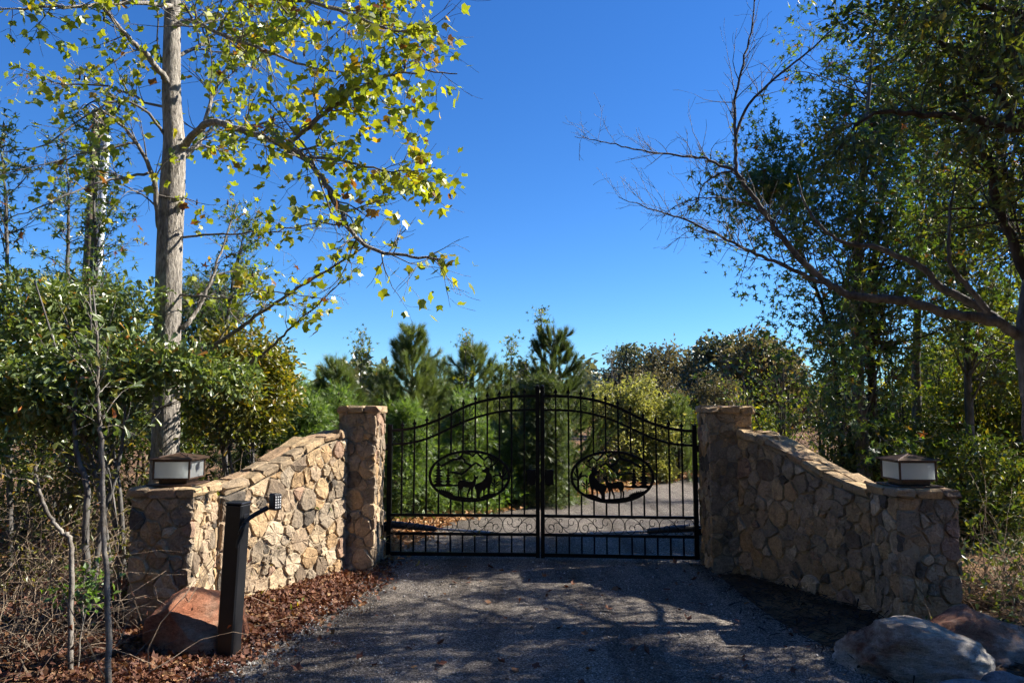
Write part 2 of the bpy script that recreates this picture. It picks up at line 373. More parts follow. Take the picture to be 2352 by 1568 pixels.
def drive_mat():
    m, n, l, out = newmat('chip_gravel'); co = tc(n)
    vo = n.new('ShaderNodeTexVoronoi'); vo.inputs['Scale'].default_value = 115; l.new(co, vo.inputs['Vector'])
    v2 = n.new('ShaderNodeTexVoronoi'); v2.inputs['Scale'].default_value = 34; l.new(co, v2.inputs['Vector'])
    bw = n.new('ShaderNodeSeparateColor'); l.new(vo.outputs['Color'], bw.inputs[0])
    r = ramp(n, [(0.0, (0.052, 0.046, 0.041)), (0.45, (0.165, 0.147, 0.130)), (0.78, (0.32, 0.287, 0.255)), (0.95, (0.46, 0.42, 0.38)), (1.0, (0.62, 0.59, 0.55))]); l.new(bw.outputs[0], r.inputs[0])
    a = noise(n, l, co, 0.7, 5, 0.6); b = noise(n, l, co, 6, 4, 0.6)
    ra = ramp(n, [(0.3, (0.80, 0.77, 0.74)), (0.7, (1.12, 1.10, 1.08))]); l.new(a.outputs[0], ra.inputs[0])
    rb = ramp(n, [(0.3, (0.82, 0.80, 0.78)), (0.7, (1.12, 1.12, 1.1))]); l.new(b.outputs[0], rb.inputs[0])
    col = mixc(n, l, 1.0, mixc(n, l, 1.0, r.outputs[0], ra.outputs[0], 'MULTIPLY'), rb.outputs[0], 'MULTIPLY')
    tk = noise(n, l, co, 1.0, 4, 0.55, (1.9, 0.16, 1)); rt = ramp(n, [(0.40, (0.6, 0.58, 0.56)), (0.5, (0.92, 0.92, 0.92)), (0.60, (1.2, 1.19, 1.17))]); l.new(tk.outputs[0], rt.inputs[0])
    col = mixc(n, l, 1.0, col, rt.outputs[0], 'MULTIPLY')
    h = math_(n, l, 'SUBTRACT', math_(n, l, 'MULTIPLY', bw.outputs[1], 0.5), vo.outputs['Distance'])
    h = math_(n, l, 'SUBTRACT', h, math_(n, l, 'MULTIPLY', v2.outputs['Distance'], 0.6))
    princ(n, l, out, col, 0.8, 0.25, normal=bump(n, l, h, 1.0, 0.016)); return m
M_GROUND = ground_mat(); M_DRIVE = drive_mat()
o = part('ground', np.column_stack([PP, ZZ]), [np.stack([I, I + 1, I + nx + 1, I + nx], 1)], M_GROUND, smooth=True); o['kind'] = 'structure'
nn = 420
eL, eR = resample(EL, nn), resample(ER, nn)
eL[:, 0] += 0.03 * rough(eL * 6); eR[:, 0] += 0.03 * rough(eR * 6 + 9)
cols = 15; V = []
for k in range(cols):
    t = k / (cols - 1); p = eL * (1 - t) + eR * t
    V.append(np.column_stack([p, 0.004 + 0.012 * math.sin(math.pi * t) + 0.004 * rough(p * 1.4)]))
V = np.stack(V, 1).reshape(-1, 3)
I = (np.arange(nn - 1)[:, None] * cols + np.arange(cols - 1)[None]).ravel()
o = part('driveway', V, [np.stack([I, I + 1, I + cols + 1, I + cols], 1)], M_DRIVE, smooth=True); o['kind'] = 'structure'

# ------------------------------------------------------------------ fieldstone pillars and walls
def clip_half(poly, p, nvec):
    """keep points q with (q - p).n <= 0"""
    out = []; k = len(poly)
    for i in range(k):
        a, b = poly[i], poly[(i + 1) % k]; da, db = np.dot(a - p, nvec), np.dot(b - p, nvec)
        if da <= 0: out.append(a)
        if (da < 0 < db) or (db < 0 < da): out.append(a + (b - a) * da / (da - db))
    return out
def stone_cells(W, H, rng, rmin=0.05, rmax=0.125, top=None):
    pts = []; R = []
    for size in (1.0, 0.75, 0.5):
        for _ in range(int(900 * W * H) + 60):
            p = rng.uniform((0, 0), (W, H)); r = rng.uniform(rmin, rmax) * (0.6 + 0.4 * size) if size < 1 else rng.uniform((rmin + rmax) / 2, rmax)
            if top is not None and p[1] > top(p[0]) - 0.02: continue
            if all(np.hypot(*(p - q)) > (r + s) * 0.92 for q, s in zip(pts, R)): pts.append(p); R.append(r)
    pts = np.array(pts); R = np.array(R); cells = []
    for i, p in enumerate(pts):
        poly = [np.array(q, float) for q in ((0, 0), (W, 0), (W, H), (0, H))]
        for j in np.argsort(np.hypot(*(pts - p).T))[1:28]:
            d = pts[j] - p; L = np.hypot(*d); m = p + d / L * (L * L + R[i] ** 2 - R[j] ** 2) / (2 * L)
            poly = clip_half(poly, m, d / L)
            if len(poly) < 3: break
        if top is not None and len(poly) >= 3:
            e = 0.05; s = (top(min(W, p[0] + e)) - top(max(0, p[0] - e))) / (2 * e)
            poly = clip_half(poly, np.array((p[0], top(p[0]))), np.array((-s, 1.0)))
        if len(poly) >= 3: cells.append(np.array(poly))
    return cells
def add_stone(cell, f3, parent, mat, rng, gap=0.011, prot=0.03, name='stone'):
    c = cell.mean(0); nxt = np.roll(cell, -1, 0)
    area = 0.5 * np.sum(cell[:, 0] * nxt[:, 1] - nxt[:, 0] * cell[:, 1])
    if area < 0.0012: return
    # outline with small chamfers, edges broken once at a slightly displaced middle
    P = []; kk = len(cell)
    for i_ in range(kk):
        a_, b_, c_ = cell[i_ - 1], cell[i_], cell[(i_ + 1) % kk]; ch = rng.uniform(0.05, 0.16)
        P += [b_ + (a_ - b_) * ch, b_ + (c_ - b_) * ch]
        e_ = c_ - b_; le = np.hypot(*e_)
        if le > 0.07: P.append(b_ + e_ * rng.uniform(0.4, 0.6) - np.array((-e_[1], e_[0])) / le * rng.uniform(-0.014, 0.006) * -1)
    P = np.array(P)
    c = P.mean(0); D = P - c; L = np.hypot(*D.T)[:, None]
    P = c + D * np.maximum(0.3, (L - gap - rng.uniform(-0.003, 0.005, L.shape)) / L)
    k = len(P); pr = prot * rng.uniform(0.55, 1.35); tilt = rng.normal(0, 0.05, 2)
    D = P - c
    h = lambda Q, s: pr * s + (Q - c) @ tilt
    in1 = c + D * rng.uniform(0.84, 0.95, (k, 1))
    rings = [(P, np.full(k, -0.012)), (c + D * 0.985, h(P, 0.62) + rng.normal(0, 0.003, k)), (in1, h(in1, 0.98) + rng.normal(0, 0.0045, k))]
    V = [f3(q[0], q[1], d) for Q, dd in rings for q, d in zip(Q, dd)]
    V.append(f3(c[0], c[1], pr * 1.0 + rng.normal(0, 0.007)))
    i = np.arange(k); j = (i + 1) % k
    part(name, V, [np.concatenate([np.stack([i, j, j + k, i + k], 1), np.stack([i + k, j + k, j + 2 * k, i + 2 * k], 1)]), np.stack([i + 2 * k, j + 2 * k, np.full(k, 3 * k)], 1)], mat, parent)
def face_fn(o_, ux, n_):
    o_, ux, n_ = np.array(o_, float), np.array(ux, float), np.array(n_, float)
    return lambda s, z, d: o_ + ux * s + n_ * d + np.array((0, 0, z))
def cap_slab(parent, x0, x1, y0, y1, z0, z1, rng, over=0.022):
    """irregular flat stones laid over a pillar top"""
    X0, X1, Y0, Y1 = x0 - over, x1 + over, y0 - over, y1 + over
    ys = [Y0, Y0 + (Y1 - Y0) * rng.uniform(0.42, 0.55), Y1]
    for r in range(2):
        k = 3 if r == 0 else 2
        xs = np.sort(np.concatenate([[X0, X1], X0 + (X1 - X0) * (np.arange(1, k) / k + rng.uniform(-0.08, 0.08, k - 1))]))
        for a, b in zip(xs[:-1], xs[1:]):
            mb = MB(); g = 0.004
            mb.box(((a + b) / 2, (ys[r] + ys[r + 1]) / 2, (z0 + z1) / 2 + rng.normal(0, 0.003)), (b - a - g, ys[r + 1] - ys[r] - g, z1 - z0), None, 0.015, 0.007, rng)
            part('cap_stone', *mb.out(), M_COPE, parent)
def pillar(label, x0, x1, y0, y1, H, capz, inner, seed):
    """inner: +1 when the drive is towards +x"""
    rng = np.random.default_rng(seed)
    t = thing('stone_pillar', label, 'pillar', ((x0 + x1) / 2, (y0 + y1) / 2, -0.03), 'fieldstone gate pillars')
    p = 0.03; mb = MB(); mb.box(((x0 + x1) / 2, (y0 + y1) / 2, capz / 2 - 0.06), (x1 - x0 - 2 * p + 0.024, y1 - y0 - 2 * p + 0.024, capz + 0.12 - 0.004))
    part('mortar_core', *mb.out(), M_MORTAR, t)
    W, D = x1 - x0, y1 - y0; z = np.array((0, 0, -0.06)); HH = capz + 0.06
    faces = [(face_fn((x0, y0 + p, -0.06), (1, 0, 0), (0, -1, 0)), W), (face_fn((x0, y1 - p, -0.06), (1, 0, 0), (0, 1, 0)), W),
             (face_fn((x1 - p, y0 + p, -0.06), (0, 1, 0), (1, 0, 0)), D - 2 * p), (face_fn((x0 + p, y0 + p, -0.06), (0, 1, 0), (-1, 0, 0)), D - 2 * p)]
    for f, w in faces:
        for c in stone_cells(w, HH, rng, 0.03, 0.105): add_stone(c, f, t, M_STONE, rng, 0.006, 0.032)
    cap_slab(t, x0, x1, y0, y1, capz, H, rng)
    return t
LSP = (-2.98, -2.49, 5.8, 6.31); RSP = (3.0, 3.48, 5.78, 6.22)
LTP = (-1.84, -1.44, 7.8, 8.36); RTP = (2.09, 2.56, 7.82, 8.30)
pillar('short fieldstone pillar with dark front and sunlit side beside the red boulder', *LSP, 1.09, 1.02, 1, 11)
pillar('tall fieldstone pillar at the end of the sunlit wall, beside the gate hinge', *LTP, 1.735, 1.66, 1, 12)
pillar('tall shaded fieldstone pillar at the end of the shaded wall, beside the gate hinge', *RTP, 1.735, 1.66, -1, 13)
pillar('short shaded fieldstone pillar carrying a lantern, behind the pale boulder', *RSP, 1.085, 1.015, -1, 14)

PROF = [(0, 1.045), (0.12, 1.075), (0.25, 1.125), (0.38, 1.195), (0.52, 1.285), (0.66, 1.375), (0.82, 1.445), (1.0, 1.485)]
def wall(label, A, B, side, seed, bulge=0.0):
    """front face from A (short end) to B (tall end), facing the drive; side = +1 when the drive lies towards +x"""
    rng = np.random.default_rng(seed)
    A, B = np.array((*A, 0.0)), np.array((*B, 0.0)); L = np.linalg.norm(B - A); ux = (B - A) / L
    n_ = np.cross(ux, (0, 0, 1.0)) if side > 0 else -np.cross(ux, (0, 0, 1.0))
    z0 = -0.06
    topz = lambda s: float(np.interp(s / L, [a for a, _ in PROF], [b for _, b in PROF]))
    off = lambda s: -bulge * 4 * (s / L) * (1 - s / L)
    f3 = lambda s, z, d: A + ux * s + n_ * (d + off(s)) + np.array((0, 0, z + z0))
    t = thing('stone_wall', label, 'wall', (A + B) / 2 - n_ * 0.15 + np.array((0, 0, -0.03)), 'fieldstone wing walls')
    ss = np.linspace(0, L, 15); tk = 0.26; V = []
    for s in ss:
        h = topz(s) - 0.085 - z0
        V += [f3(s, 0, 0.011), f3(s, h, 0.011), f3(s, h, -tk - 0.01), f3(s, 0, -tk - 0.01)]
    Q = []
    for i in range(14):
        for k in range(4): a = i * 4 + k; b = i * 4 + (k + 1) % 4; Q.append((a, b, b + 4, a + 4))
    part('mortar_core', V, [Q, [(0, 3, 2, 1)], [(56, 57, 58, 59)]], M_MORTAR, t)
    ct = lambda s: topz(s) - 0.09 - z0
    for c in stone_cells(L, 1.6, rng, 0.03, 0.118, ct): add_stone(c, f3, t, M_STONE, rng, 0.007, 0.034)
    fb = lambda s, z, d: f3(s, z, -tk - d)
    for c in stone_cells(L, 1.6, rng, 0.07, 0.15, ct): add_stone(c[::-1], fb, t, M_STONE, rng, 0.007, 0.03)
    # coping: two staggered rows of flat stones following the slope
    for row, (d0, d1) in enumerate(((0.046, -0.115), (-0.12, -0.295))):
        s = 0.012 if row == 0 else 0.02
        while s < L - 0.05:
            w = min(rng.uniform(0.13, 0.34), L - 0.012 - s)
            if L - 0.012 - s - w < 0.1: w = L - 0.012 - s
            a, b = s, s + w - 0.008; k = (topz(min(L, b)) - topz(a)) / (b - a)
            th = math.atan(k); e = ux * math.cos(th) + np.array((0, 0, math.sin(th))); up = -ux * math.sin(th) + np.array((0, 0, math.cos(th)))
            cen = (f3(a, topz(a) - z0, (d0 + d1) / 2) + f3(b, topz(b) - z0, (d0 + d1) / 2)) / 2 - up * (0.040 + rng.uniform(-0.007, 0.007))
            Mx = np.stack([e, n_, up], 1); mb = MB()
            mb.box(cen, ((b - a) / math.cos(th) * 1.0, abs(d0 - d1) * rng.uniform(0.94, 1.04), 0.070 * rng.uniform(0.8, 1.2)), Mx, 0.016, 0.0085, rng)
            part('coping_stone', *mb.out(), M_COPE, t); s += w
    return t
wall('sunlit tan fieldstone wall sweeping up to a tall pillar behind the keypad post', (-2.50, 6.33), (-1.76, 7.79), 1, 21)
wall('shaded grey fieldstone wall sweeping up to a tall pillar behind the dark bed', (3.04, 6.24), (2.40, 7.81), -1, 22)

# ------------------------------------------------------------------ lanterns on the short pillars
def lantern(label, cx, cy, z):
    t = thing('pillar_lantern', label, 'lantern', (cx, cy, z), 'copper lanterns on the short pillars')
    B = lambda name, bxs, mat, p=t, bev=0.003: part(name, *[m_ for m_ in _mb(bxs, bev)], mat, p)
    def _mb(bxs, bev):
        mb = MB()
        for c, s in bxs: mb.box((cx + c[0], cy + c[1], z + c[2]), s, None, bev)
        return mb.out()
    B('base_plate', [((0, 0, 0.008), (0.36, 0.36, 0.014))], M_COPPER); B('neck', [((0, 0, 0.033), (0.225, 0.225, 0.034))], M_COPPER)
    a = 0.143
    bz, tz = 0.052, 0.205
    fr = part('frame', *_mb([((sx * a, sy * a, (bz + tz) / 2), (0.014, 0.014, tz - bz)) for sx in (-1, 1) for sy in (-1, 1)] +
                            [((sx * a, 0, zz), (0.012, 2 * a - 0.016, 0.012)) for sx in (-1, 1) for zz in (bz + 0.006, tz - 0.006)] +
                            [((0, sy * a, zz), (2 * a - 0.016, 0.012, 0.012)) for sy in (-1, 1) for zz in (bz + 0.006, tz - 0.006)], 0.002), M_COPPER, t)
    for dx, dy in ((0, -1), (1, 0), (0, 1), (-1, 0)):
        ex = np.array((1, 0, 0)) if dy else np.array((0, 1, 0)); c_ = np.array((cx + dx * (a - 0.003), cy + dy * (a - 0.003), z + (bz + tz) / 2)); hw, hh = a - 0.006, (tz - bz) / 2 - 0.008
        part('glass_pane', [c_ + ex * q * hw + np.array((0, 0, w_ * hh)) for q, w_ in ((-1, -1), (1, -1), (1, 1), (-1, 1))], [[(0, 1, 2, 3)]], M_GLASS, t)
    B('floor_plate', [((0, 0, bz - 0.001), (2 * a - 0.01, 2 * a - 0.01, 0.003))], M_COPPER, t, 0)
    r = 0.174; e = 0.008
    V = [(cx + x * r, cy + y * r, z + tz + 0.002) for x, y in ((-1, -1), (1, -1), (1, 1), (-1, 1))] + [(cx + x * r, cy + y * r, z + tz + 0.002 + e) for x, y in ((-1, -1), (1, -1), (1, 1), (-1, 1))] + [(cx, cy, z + tz + 0.052)]
    roof = part('roof', V, [[(3, 2, 1, 0), (0, 1, 5, 4), (1, 2, 6, 5), (2, 3, 7, 6), (3, 0, 4, 7)], [(4, 5, 8), (5, 6, 8), (6, 7, 8), (7, 4, 8)]], M_COPPER, t)
    mb = MB()
    for k in range(4): mb.tube([V[4 + k], V[8]], [0.005, 0.004], 5)
    part('roof_seam', *mb.out(), M_COPPER, roof)
    mb = MB(); mb.tube([(cx + 0.10, cy - 0.08, z + tz + 0.025), (cx + 0.10, cy - 0.08, z + tz + 0.045)], 0.006, 6); part('screw', *mb.out(), M_COPPER, roof)
lantern('square copper lantern with frosted panes on the short sunlit pillar', -2.725, 6.06, 1.092)
lantern('square copper lantern with bluish panes on the short shaded pillar', 3.22, 6.01, 1.087)

# ------------------------------------------------------------------ iron gate
K = 0.001629                                           # metres per unit of the drawing below
def gate_leaf(label, hinge, centre, seed):
    hinge, centre = np.array(hinge, float), np.array(centre, float)
    Wd = np.linalg.norm(centre - hinge); ux = (centre - hinge) / Wd; nn_ = np.array((-ux[1], ux[0], 0.0))
    if nn_[1] < 0: nn_ = -nn_
    sc = Wd / 1048.0
    f3 = lambda x, y, d: hinge + ux * ((x - 80) * sc) + nn_ * d + np.array((0, 0, 0.075 + (1228 - y) * K))
    f = lambda x, y, d=0.0: tuple(f3(x, y, d))
    t = thing('gate_leaf', label, 'gate', hinge, 'leaves of the driveway gate')
    Mx = np.stack([ux, nn_, (0, 0, 1)], 1)
    def bar(name, pts, w, parent=t, dep=None):
        """flat bar following pts"""
        P = smooth_curve(np.array([(x, y, 0.0) for x, y in pts]), 4) if len(pts) > 2 else np.array([(x, y, 0.0) for x, y in pts])
        dep = dep or w; V = []
        T = np.gradient(P[:, :2], axis=0); T = nrm(T); N = np.stack([-T[:, 1], T[:, 0]], 1) * (w / 2 / K)
        for p, q in zip(P[:, :2], N):
            for sg, dd in ((1, -dep / 2), (-1, -dep / 2), (-1, dep / 2), (1, dep / 2)): V.append(f3(p[0] + sg * q[0], p[1] + sg * q[1], dd))
        k = len(P); Q = [(i * 4 + a, i * 4 + (a + 1) % 4, i * 4 + 4 + (a + 1) % 4, i * 4 + 4 + a) for i in range(k - 1) for a in range(4)]
        return part(name, V, [Q + [(3, 2, 1, 0), (k * 4 - 4, k * 4 - 3, k * 4 - 2, k * 4 - 1)]], M_IRON, parent)
    arc1 = [(95, 382), (175, 376), (260, 362), (345, 338), (435, 303), (520, 262), (600, 222), (685, 190), (770, 168), (855, 153), (940, 144), (1030, 140), (1112, 140)]
    arc2 = [(95, 480), (175, 475), (260, 463), (345, 439), (435, 402), (520, 361), (600, 324), (690, 290), (770, 268), (855, 250), (940, 241), (1030, 237), (1112, 237)]
    a1 = lambda x: float(np.interp(x, [p[0] for p in arc1], [p[1] for p in arc1])); a2 = lambda x: float(np.interp(x, [p[0] for p in arc2], [p[1] for p in arc2]))
    bar('hinge_stile', [(86, 1245), (86, 338)], 0.050); ms = bar('meeting_stile', [(1125, 1252), (1125, 78)], 0.044)
    mb = MB(); V, F = tube([f(1125, 82), f(1125, 76), f(1125, 66), f(1125, 60)], [0.010, 0.021, 0.021, 0.006], 10); mb.add(V, F); part('ball_cap', *mb.out(), M_IRON, ms)
    bar('arched_rail', arc1, 0.031); bar('arched_rail', arc2, 0.026)
    bar('rail', [(98, 968), (1113, 968)], 0.031); bar('rail', [(98, 1096), (1113, 1096)], 0.031); bar('bottom_rail', [(98, 1232), (1113, 1232)], 0.042)
    ocx, ocy, rx, ry = 648, 698, 288, 181
    for i, x in enumerate((172, 259, 346, 432, 518, 603, 688, 773, 858, 944, 1032)):
        top = a1(x)
        dx = (x - ocx) / rx
        if abs(dx) < 0.985:
            h = ry * math.sqrt(1 - dx * dx)
            pk = bar('picket', [(x, top - 14), (x, ocy - h)], 0.0185); bar('lower_picket', [(x, ocy + h), (x, 962)], 0.0185)
        else:
            pk = bar('picket', [(x, top - 14), (x, 962)], 0.0185)
        bar('short_picket', [(x, 1102), (x, 1224)], 0.0185)
        mb = MB(); c = lambda yy: f(x, top - yy)
        mb.tube([c(12), c(16), c(20), c(24)], [0.008, 0.0135, 0.0135, 0.007], 8)
        mb.plate([(x - 4, top - 22), (x - 15, top - 24), (x - 11, top - 34), (x - 5, top - 44), (x, top - 66), (x + 5, top - 44), (x + 11, top - 34), (x + 15, top - 24), (x + 4, top - 22)][::-1], f3, 0.009)
        part('spear_finial', *mb.out(), M_IRON, pk)
    def wire(name, curves, parent=t, r=0.0040):
        mb = MB()
        for cu in curves: mb.tube(np.array([f3(x, y, 0.0) for x, y in smooth_curve(np.array(cu, float), 5)]), r, 5)
        return part(name, *mb.out(), M_IRON, parent, smooth=True)
    # scroll band: S S O S S
    S1 = [(770, 1175), (765, 1195), (785, 1220), (815, 1220), (838, 1195), (835, 1150), (800, 1127), (750, 1130), (712, 1170), (702, 1220), (720, 1290), (770, 1328), (830, 1325), (890, 1285), (945, 1225), (1000, 1165), (1060, 1130), (1120, 1127), (1168, 1165), (1180, 1220), (1160, 1290), (1105, 1328), (1060, 1310), (1040, 1270), (1060, 1225), (1095, 1215), (1120, 1245), (1108, 1272), (1080, 1282)]
    S2 = [(832, 1205), (838, 1240), (870, 1256), (910, 1245), (945, 1225), (985, 1198), (1025, 1196), (1046, 1222), (1040, 1240)]
    S3 = [(945, 1225), (970, 1190), (965, 1150), (940, 1140), (926, 1155), (940, 1170)]; S4 = [(945, 1225), (925, 1265), (930, 1305), (955, 1320), (970, 1302), (958, 1290)]
    def motif(x0): return [[(x0 + (x - 700) * 232 / 482, 976 + (y - 1120) * 112 / 214) for x, y in S] for S in (S1, S2, S3, S4)]
    x = 99
    for k in ('S', 'S', 'O', 'S', 'S'):
        if k == 'S': wire('scroll', motif(x)); x += 233
        else:
            wire('scroll_ring', [[(x + 42 + 41 * math.cos(a), 1032 + 56 * math.sin(a)) for a in np.linspace(0, 2 * math.pi, 17)]]); x += 84
    for xc in (130, 346, 518 + 42, 688, 858, 1032):
        yc = (a1(xc) + a2(xc)) / 2 + 2; cs = []
        for sg in (-1, 1):
            cs.append([(xc + sg * p, yc + q) for p, q in ((30, -18), (34, -28), (42, -26), (42, -14), (34, -6), (22, -10), (14, -24), (10, -34))])
            cs.append([(xc + sg * p, yc + q) for p, q in ((26, 22), (20, 28), (14, 20), (20, 8), (34, 6), (42, 18), (38, 32), (26, 38))])
        wire('c_scroll', cs)
    # oval medallion with the deer scene; drawn at 4.9 units per source pixel, mirrored for this leaf
    med = None; A = np.linspace(0, 2 * math.pi, 41)
    mb = MB(); ring = [(ocx + rx * math.cos(a), ocy + ry * math.sin(a)) for a in A]; V = []
    for a in A[:-1]:
        for rr, dd in ((1.0, -0.006), (0.955, -0.006), (0.955, 0.006), (1.0, 0.006)):
            e = 1 if rr == 1 else 1 - 0.062 * rx / rx
            V.append(f3(ocx + (rx - (0 if rr == 1 else 19)) * math.cos(a), ocy + (ry - (0 if rr == 1 else 18)) * math.sin(a), dd))
    Q = [(i * 4 + a, i * 4 + (a + 1) % 4, ((i + 1) % 40) * 4 + (a + 1) % 4, ((i + 1) % 40) * 4 + a) for i in range(40) for a in range(4)]
    med = part('medallion_ring', V, [Q], M_IRON, t)
    q = lambda p: (ocx - (p[0] - 795) * rx / 615, ocy + (p[1] - 555) * ry / 385)
    def sil(name, *polys):
        mb = MB()
        for i, P in enumerate(polys):
            P = [q(p) for p in P]
            ar = sum(P[i][0] * P[(i + 1) % len(P)][1] - P[(i + 1) % len(P)][0] * P[i][1] for i in range(len(P)))
            mb.plate(P if ar > 0 else P[::-1], f3, 0.0045 + 0.0006 * i)
        return part(name, *mb.out(), M_IRON, med)
    def ribbon(pts, w):
        P = np.array(pts, float); T = nrm(np.gradient(P, axis=0)); N = np.stack([-T[:, 1], T[:, 0]], 1) * w / 2
        return [tuple(p) for p in np.vstack([P + N, (P - N)[::-1]])]
    sil('stag', [(607, 480), (600, 495), (560, 505), (545, 525), (552, 570), (580, 605), (610, 635), (660, 655), (710, 680), (718, 720), (700, 760), (690, 800), (690, 880), (640, 880), (632, 820), (605, 775), (590, 755), (588, 800), (587, 850), (566, 840), (565, 770), (540, 730), (525, 735), (522, 830), (490, 830), (488, 740), (470, 680), (456, 620), (455, 560), (465, 525), (490, 500), (495, 470), (465, 452), (470, 443), (500, 452), (512, 430), (545, 426), (570, 450), (607, 470)])
    sil('antlers', ribbon([(515, 440), (470, 415), (420, 380), (380, 335), (345, 295)], 20), ribbon([(420, 382), (432, 340), (430, 285)], 10), ribbon([(398, 350), (402, 300), (398, 270)], 9), ribbon([(545, 432), (572, 395), (578, 350), (574, 320)], 16),
        ribbon([(500, 432), (470, 390), (462, 350), (468, 305)], 16), ribbon([(520, 430), (490, 385), (487, 345)], 9), ribbon([(535, 430), (548, 390), (540, 350), (515, 335)], 9), ribbon([(528, 425), (512, 380), (520, 350)], 9), ribbon([(560, 410), (610, 405), (660, 455)], 9))
    sil('doe', [(655, 538), (688, 562), (704, 552), (720, 530), (732, 545), (722, 575), (730, 610), (745, 630), (800, 640), (880, 620), (930, 620), (960, 640), (972, 680), (965, 720), (957, 745), (972, 775), (964, 870), (944, 870), (948, 790), (932, 752), (937, 800), (927, 870), (906, 870), (916, 800), (903, 750), (880, 718), (840, 727), (800, 725), (817, 780), (834, 825), (830, 885), (813, 885), (810, 830), (785, 775), (775, 742), (770, 800), (762, 885), (738, 885), (745, 790), (735, 735), (712, 700), (700, 660), (693, 600), (670, 590)])
    rim = lambda a0, a1_, k_: [(795 + 590 * math.cos(a), 555 + 362 * math.sin(a)) for a in np.linspace(a0, a1_, k_)]
    sil('grass_ground', [(375, 799), (420, 805), (480, 808), (560, 826), (600, 848), (640, 868), (700, 876), (800, 870), (900, 860), (1010, 843), (1040, 830), (1038, 800), (1056, 815), (1062, 785), (1080, 800), (1092, 765), (1104, 788), (1120, 762), (1130, 785), (1150, 742), (1160, 775), (1180, 748), (1192, 772), (1212, 735), (1222, 768), (1245, 738), (1256, 760), (1280, 730), (1290, 752), (1308, 735), (1318, 730)] + rim(0.52, 2.42, 20))
    sil('ridge', [(955, 678), (1030, 682), (1100, 676), (1200, 680), (1300, 676), (1372, 672), (1362, 700), (1320, 716), (1200, 712), (1090, 712), (955, 700)])
    def fir(x, y0, y1, w, k):
        R_, L_ = [], []
        for i in range(k):
            yy = y0 + (y1 - y0) * (i + 1) / k; ww = w * (0.28 + 0.72 * (i + 1) / k) * (1.0 if i % 2 == 0 else 0.78)
            R_ += [(x + ww * 0.42, yy - (y1 - y0) / k * 0.75), (x + ww, yy - 4), (x + ww * 0.45, yy + 2)]
            L_ += [(x - ww * 0.42, yy - (y1 - y0) / k * 0.75), (x - ww, yy - 4), (x - ww * 0.45, yy + 2)]
        return [(x, y0 - 10)] + R_ + L_[::-1]
    sil('fir', fir(1112, 430, 690, 62, 6)); sil('fir', fir(1258, 360, 690, 100, 8))
    sil('mountains', ribbon([(440, 332), (515, 268), (576, 318), (640, 255), (690, 206), (748, 262), (795, 226), (850, 218), (888, 190)], 30), ribbon([(884, 190), (922, 275), (872, 312), (860, 352), (768, 405)], 34), ribbon([(612, 412), (660, 385), (698, 358), (770, 412), (840, 475), (912, 527), (1000, 506), (1090, 495)], 30), ribbon([(915, 280), (980, 308), (1045, 315), (1130, 365), (1225, 415)], 38))
    lv = lambda x0, y0, x1, y1, w: [(x0, y0), ((x0 + x1) / 2 - (y1 - y0) / math.hypot(x1 - x0, y1 - y0) * w, (y0 + y1) / 2 + (x1 - x0) / math.hypot(x1 - x0, y1 - y0) * w), (x1, y1), ((x0 + x1) / 2 + (y1 - y0) / math.hypot(x1 - x0, y1 - y0) * w, (y0 + y1) / 2 - (x1 - x0) / math.hypot(x1 - x0, y1 - y0) * w)]
    sil('broadleaf_plant', [(283, 720), (288, 540), (312, 540), (318, 760)], lv(295, 580, 275, 370, 24), lv(298, 590, 225, 460, 13), lv(305, 580, 370, 460, 18), ribbon([(305, 590), (350, 545), (400, 535), (440, 560)], 26), ribbon([(290, 600), (240, 585), (200, 605)], 24))
    sil('broadleaf_plant', [(412, 815), (416, 660), (430, 660), (434, 815)], lv(422, 690, 420, 570, 14), lv(420, 690, 345, 610, 12), lv(426, 690, 470, 620, 12), lv(420, 710, 330, 660, 11), lv(428, 710, 480, 670, 11), lv(420, 720, 370, 715, 10))
    mb = MB(); mb.plate([(1048, 655), (1062, 648), (1085, 652), (1108, 648), (1112, 700), (1108, 752), (1085, 762), (1060, 752), (1046, 758), (1052, 705)], f3, 0.02); part('latch_plate', *mb.out(), M_IRON, t)
    for yy in (500, 1060):
        mb = MB(); mb.box(f3(66, yy, 0.0), (0.045, 0.035, 0.075), Mx, 0.004); part('hinge', *mb.out(), M_IRON, t)
    return f3, Mx
HL, CL = (-1.415, 8.50, 0), (0.297, 8.42, 0); HR, CR = (2.055, 8.26, 0), (0.343, 8.41, 0)
fL, MxL = gate_leaf('black iron gate leaf with deer medallion hinged on the sunlit stone pillar', HL, CL, 1)
fR, MxR = gate_leaf('black iron gate leaf with deer medallion hinged on the shaded stone pillar', HR, CR, 2)
def opener(label, f3, Mx, loc):
    t = thing('gate_opener', label, 'gate opener', loc, 'gate opener arms')
    Pn = lambda x, y, d: tuple(f3(x, y, d))
    mb = MB(); mb.tube([Pn(60, 1048, 0.13), Pn(75, 1046, 0.13), Pn(230, 1058, 0.115), Pn(400, 1072, 0.10), Pn(410, 1073, 0.10)], [0.02, 0.045, 0.042, 0.032, 0.02], 10); h = part('motor_housing', *mb.out(), M_ARM, t, smooth=True)
    mb = MB(); mb.tube([Pn(400, 1073, 0.10), Pn(800, 1090, 0.055)], 0.013, 8); part('push_rod', *mb.out(), M_CONDUIT, t, smooth=True)
    mb = MB(); mb.box(Pn(806, 1093, 0.040), (0.05, 0.05, 0.03), Mx, 0.003); part('gate_bracket', *mb.out(), M_IRON, t)
    mb = MB(); mb.box(Pn(50, 1049, 0.13), (0.06, 0.07, 0.06), Mx, 0.004); part('pillar_bracket', *mb.out(), M_IRON, t)
opener('dark tubular opener arm behind the gate leaf at the sunlit pillar', fL, MxL, (-1.42, 8.62, 0.3))
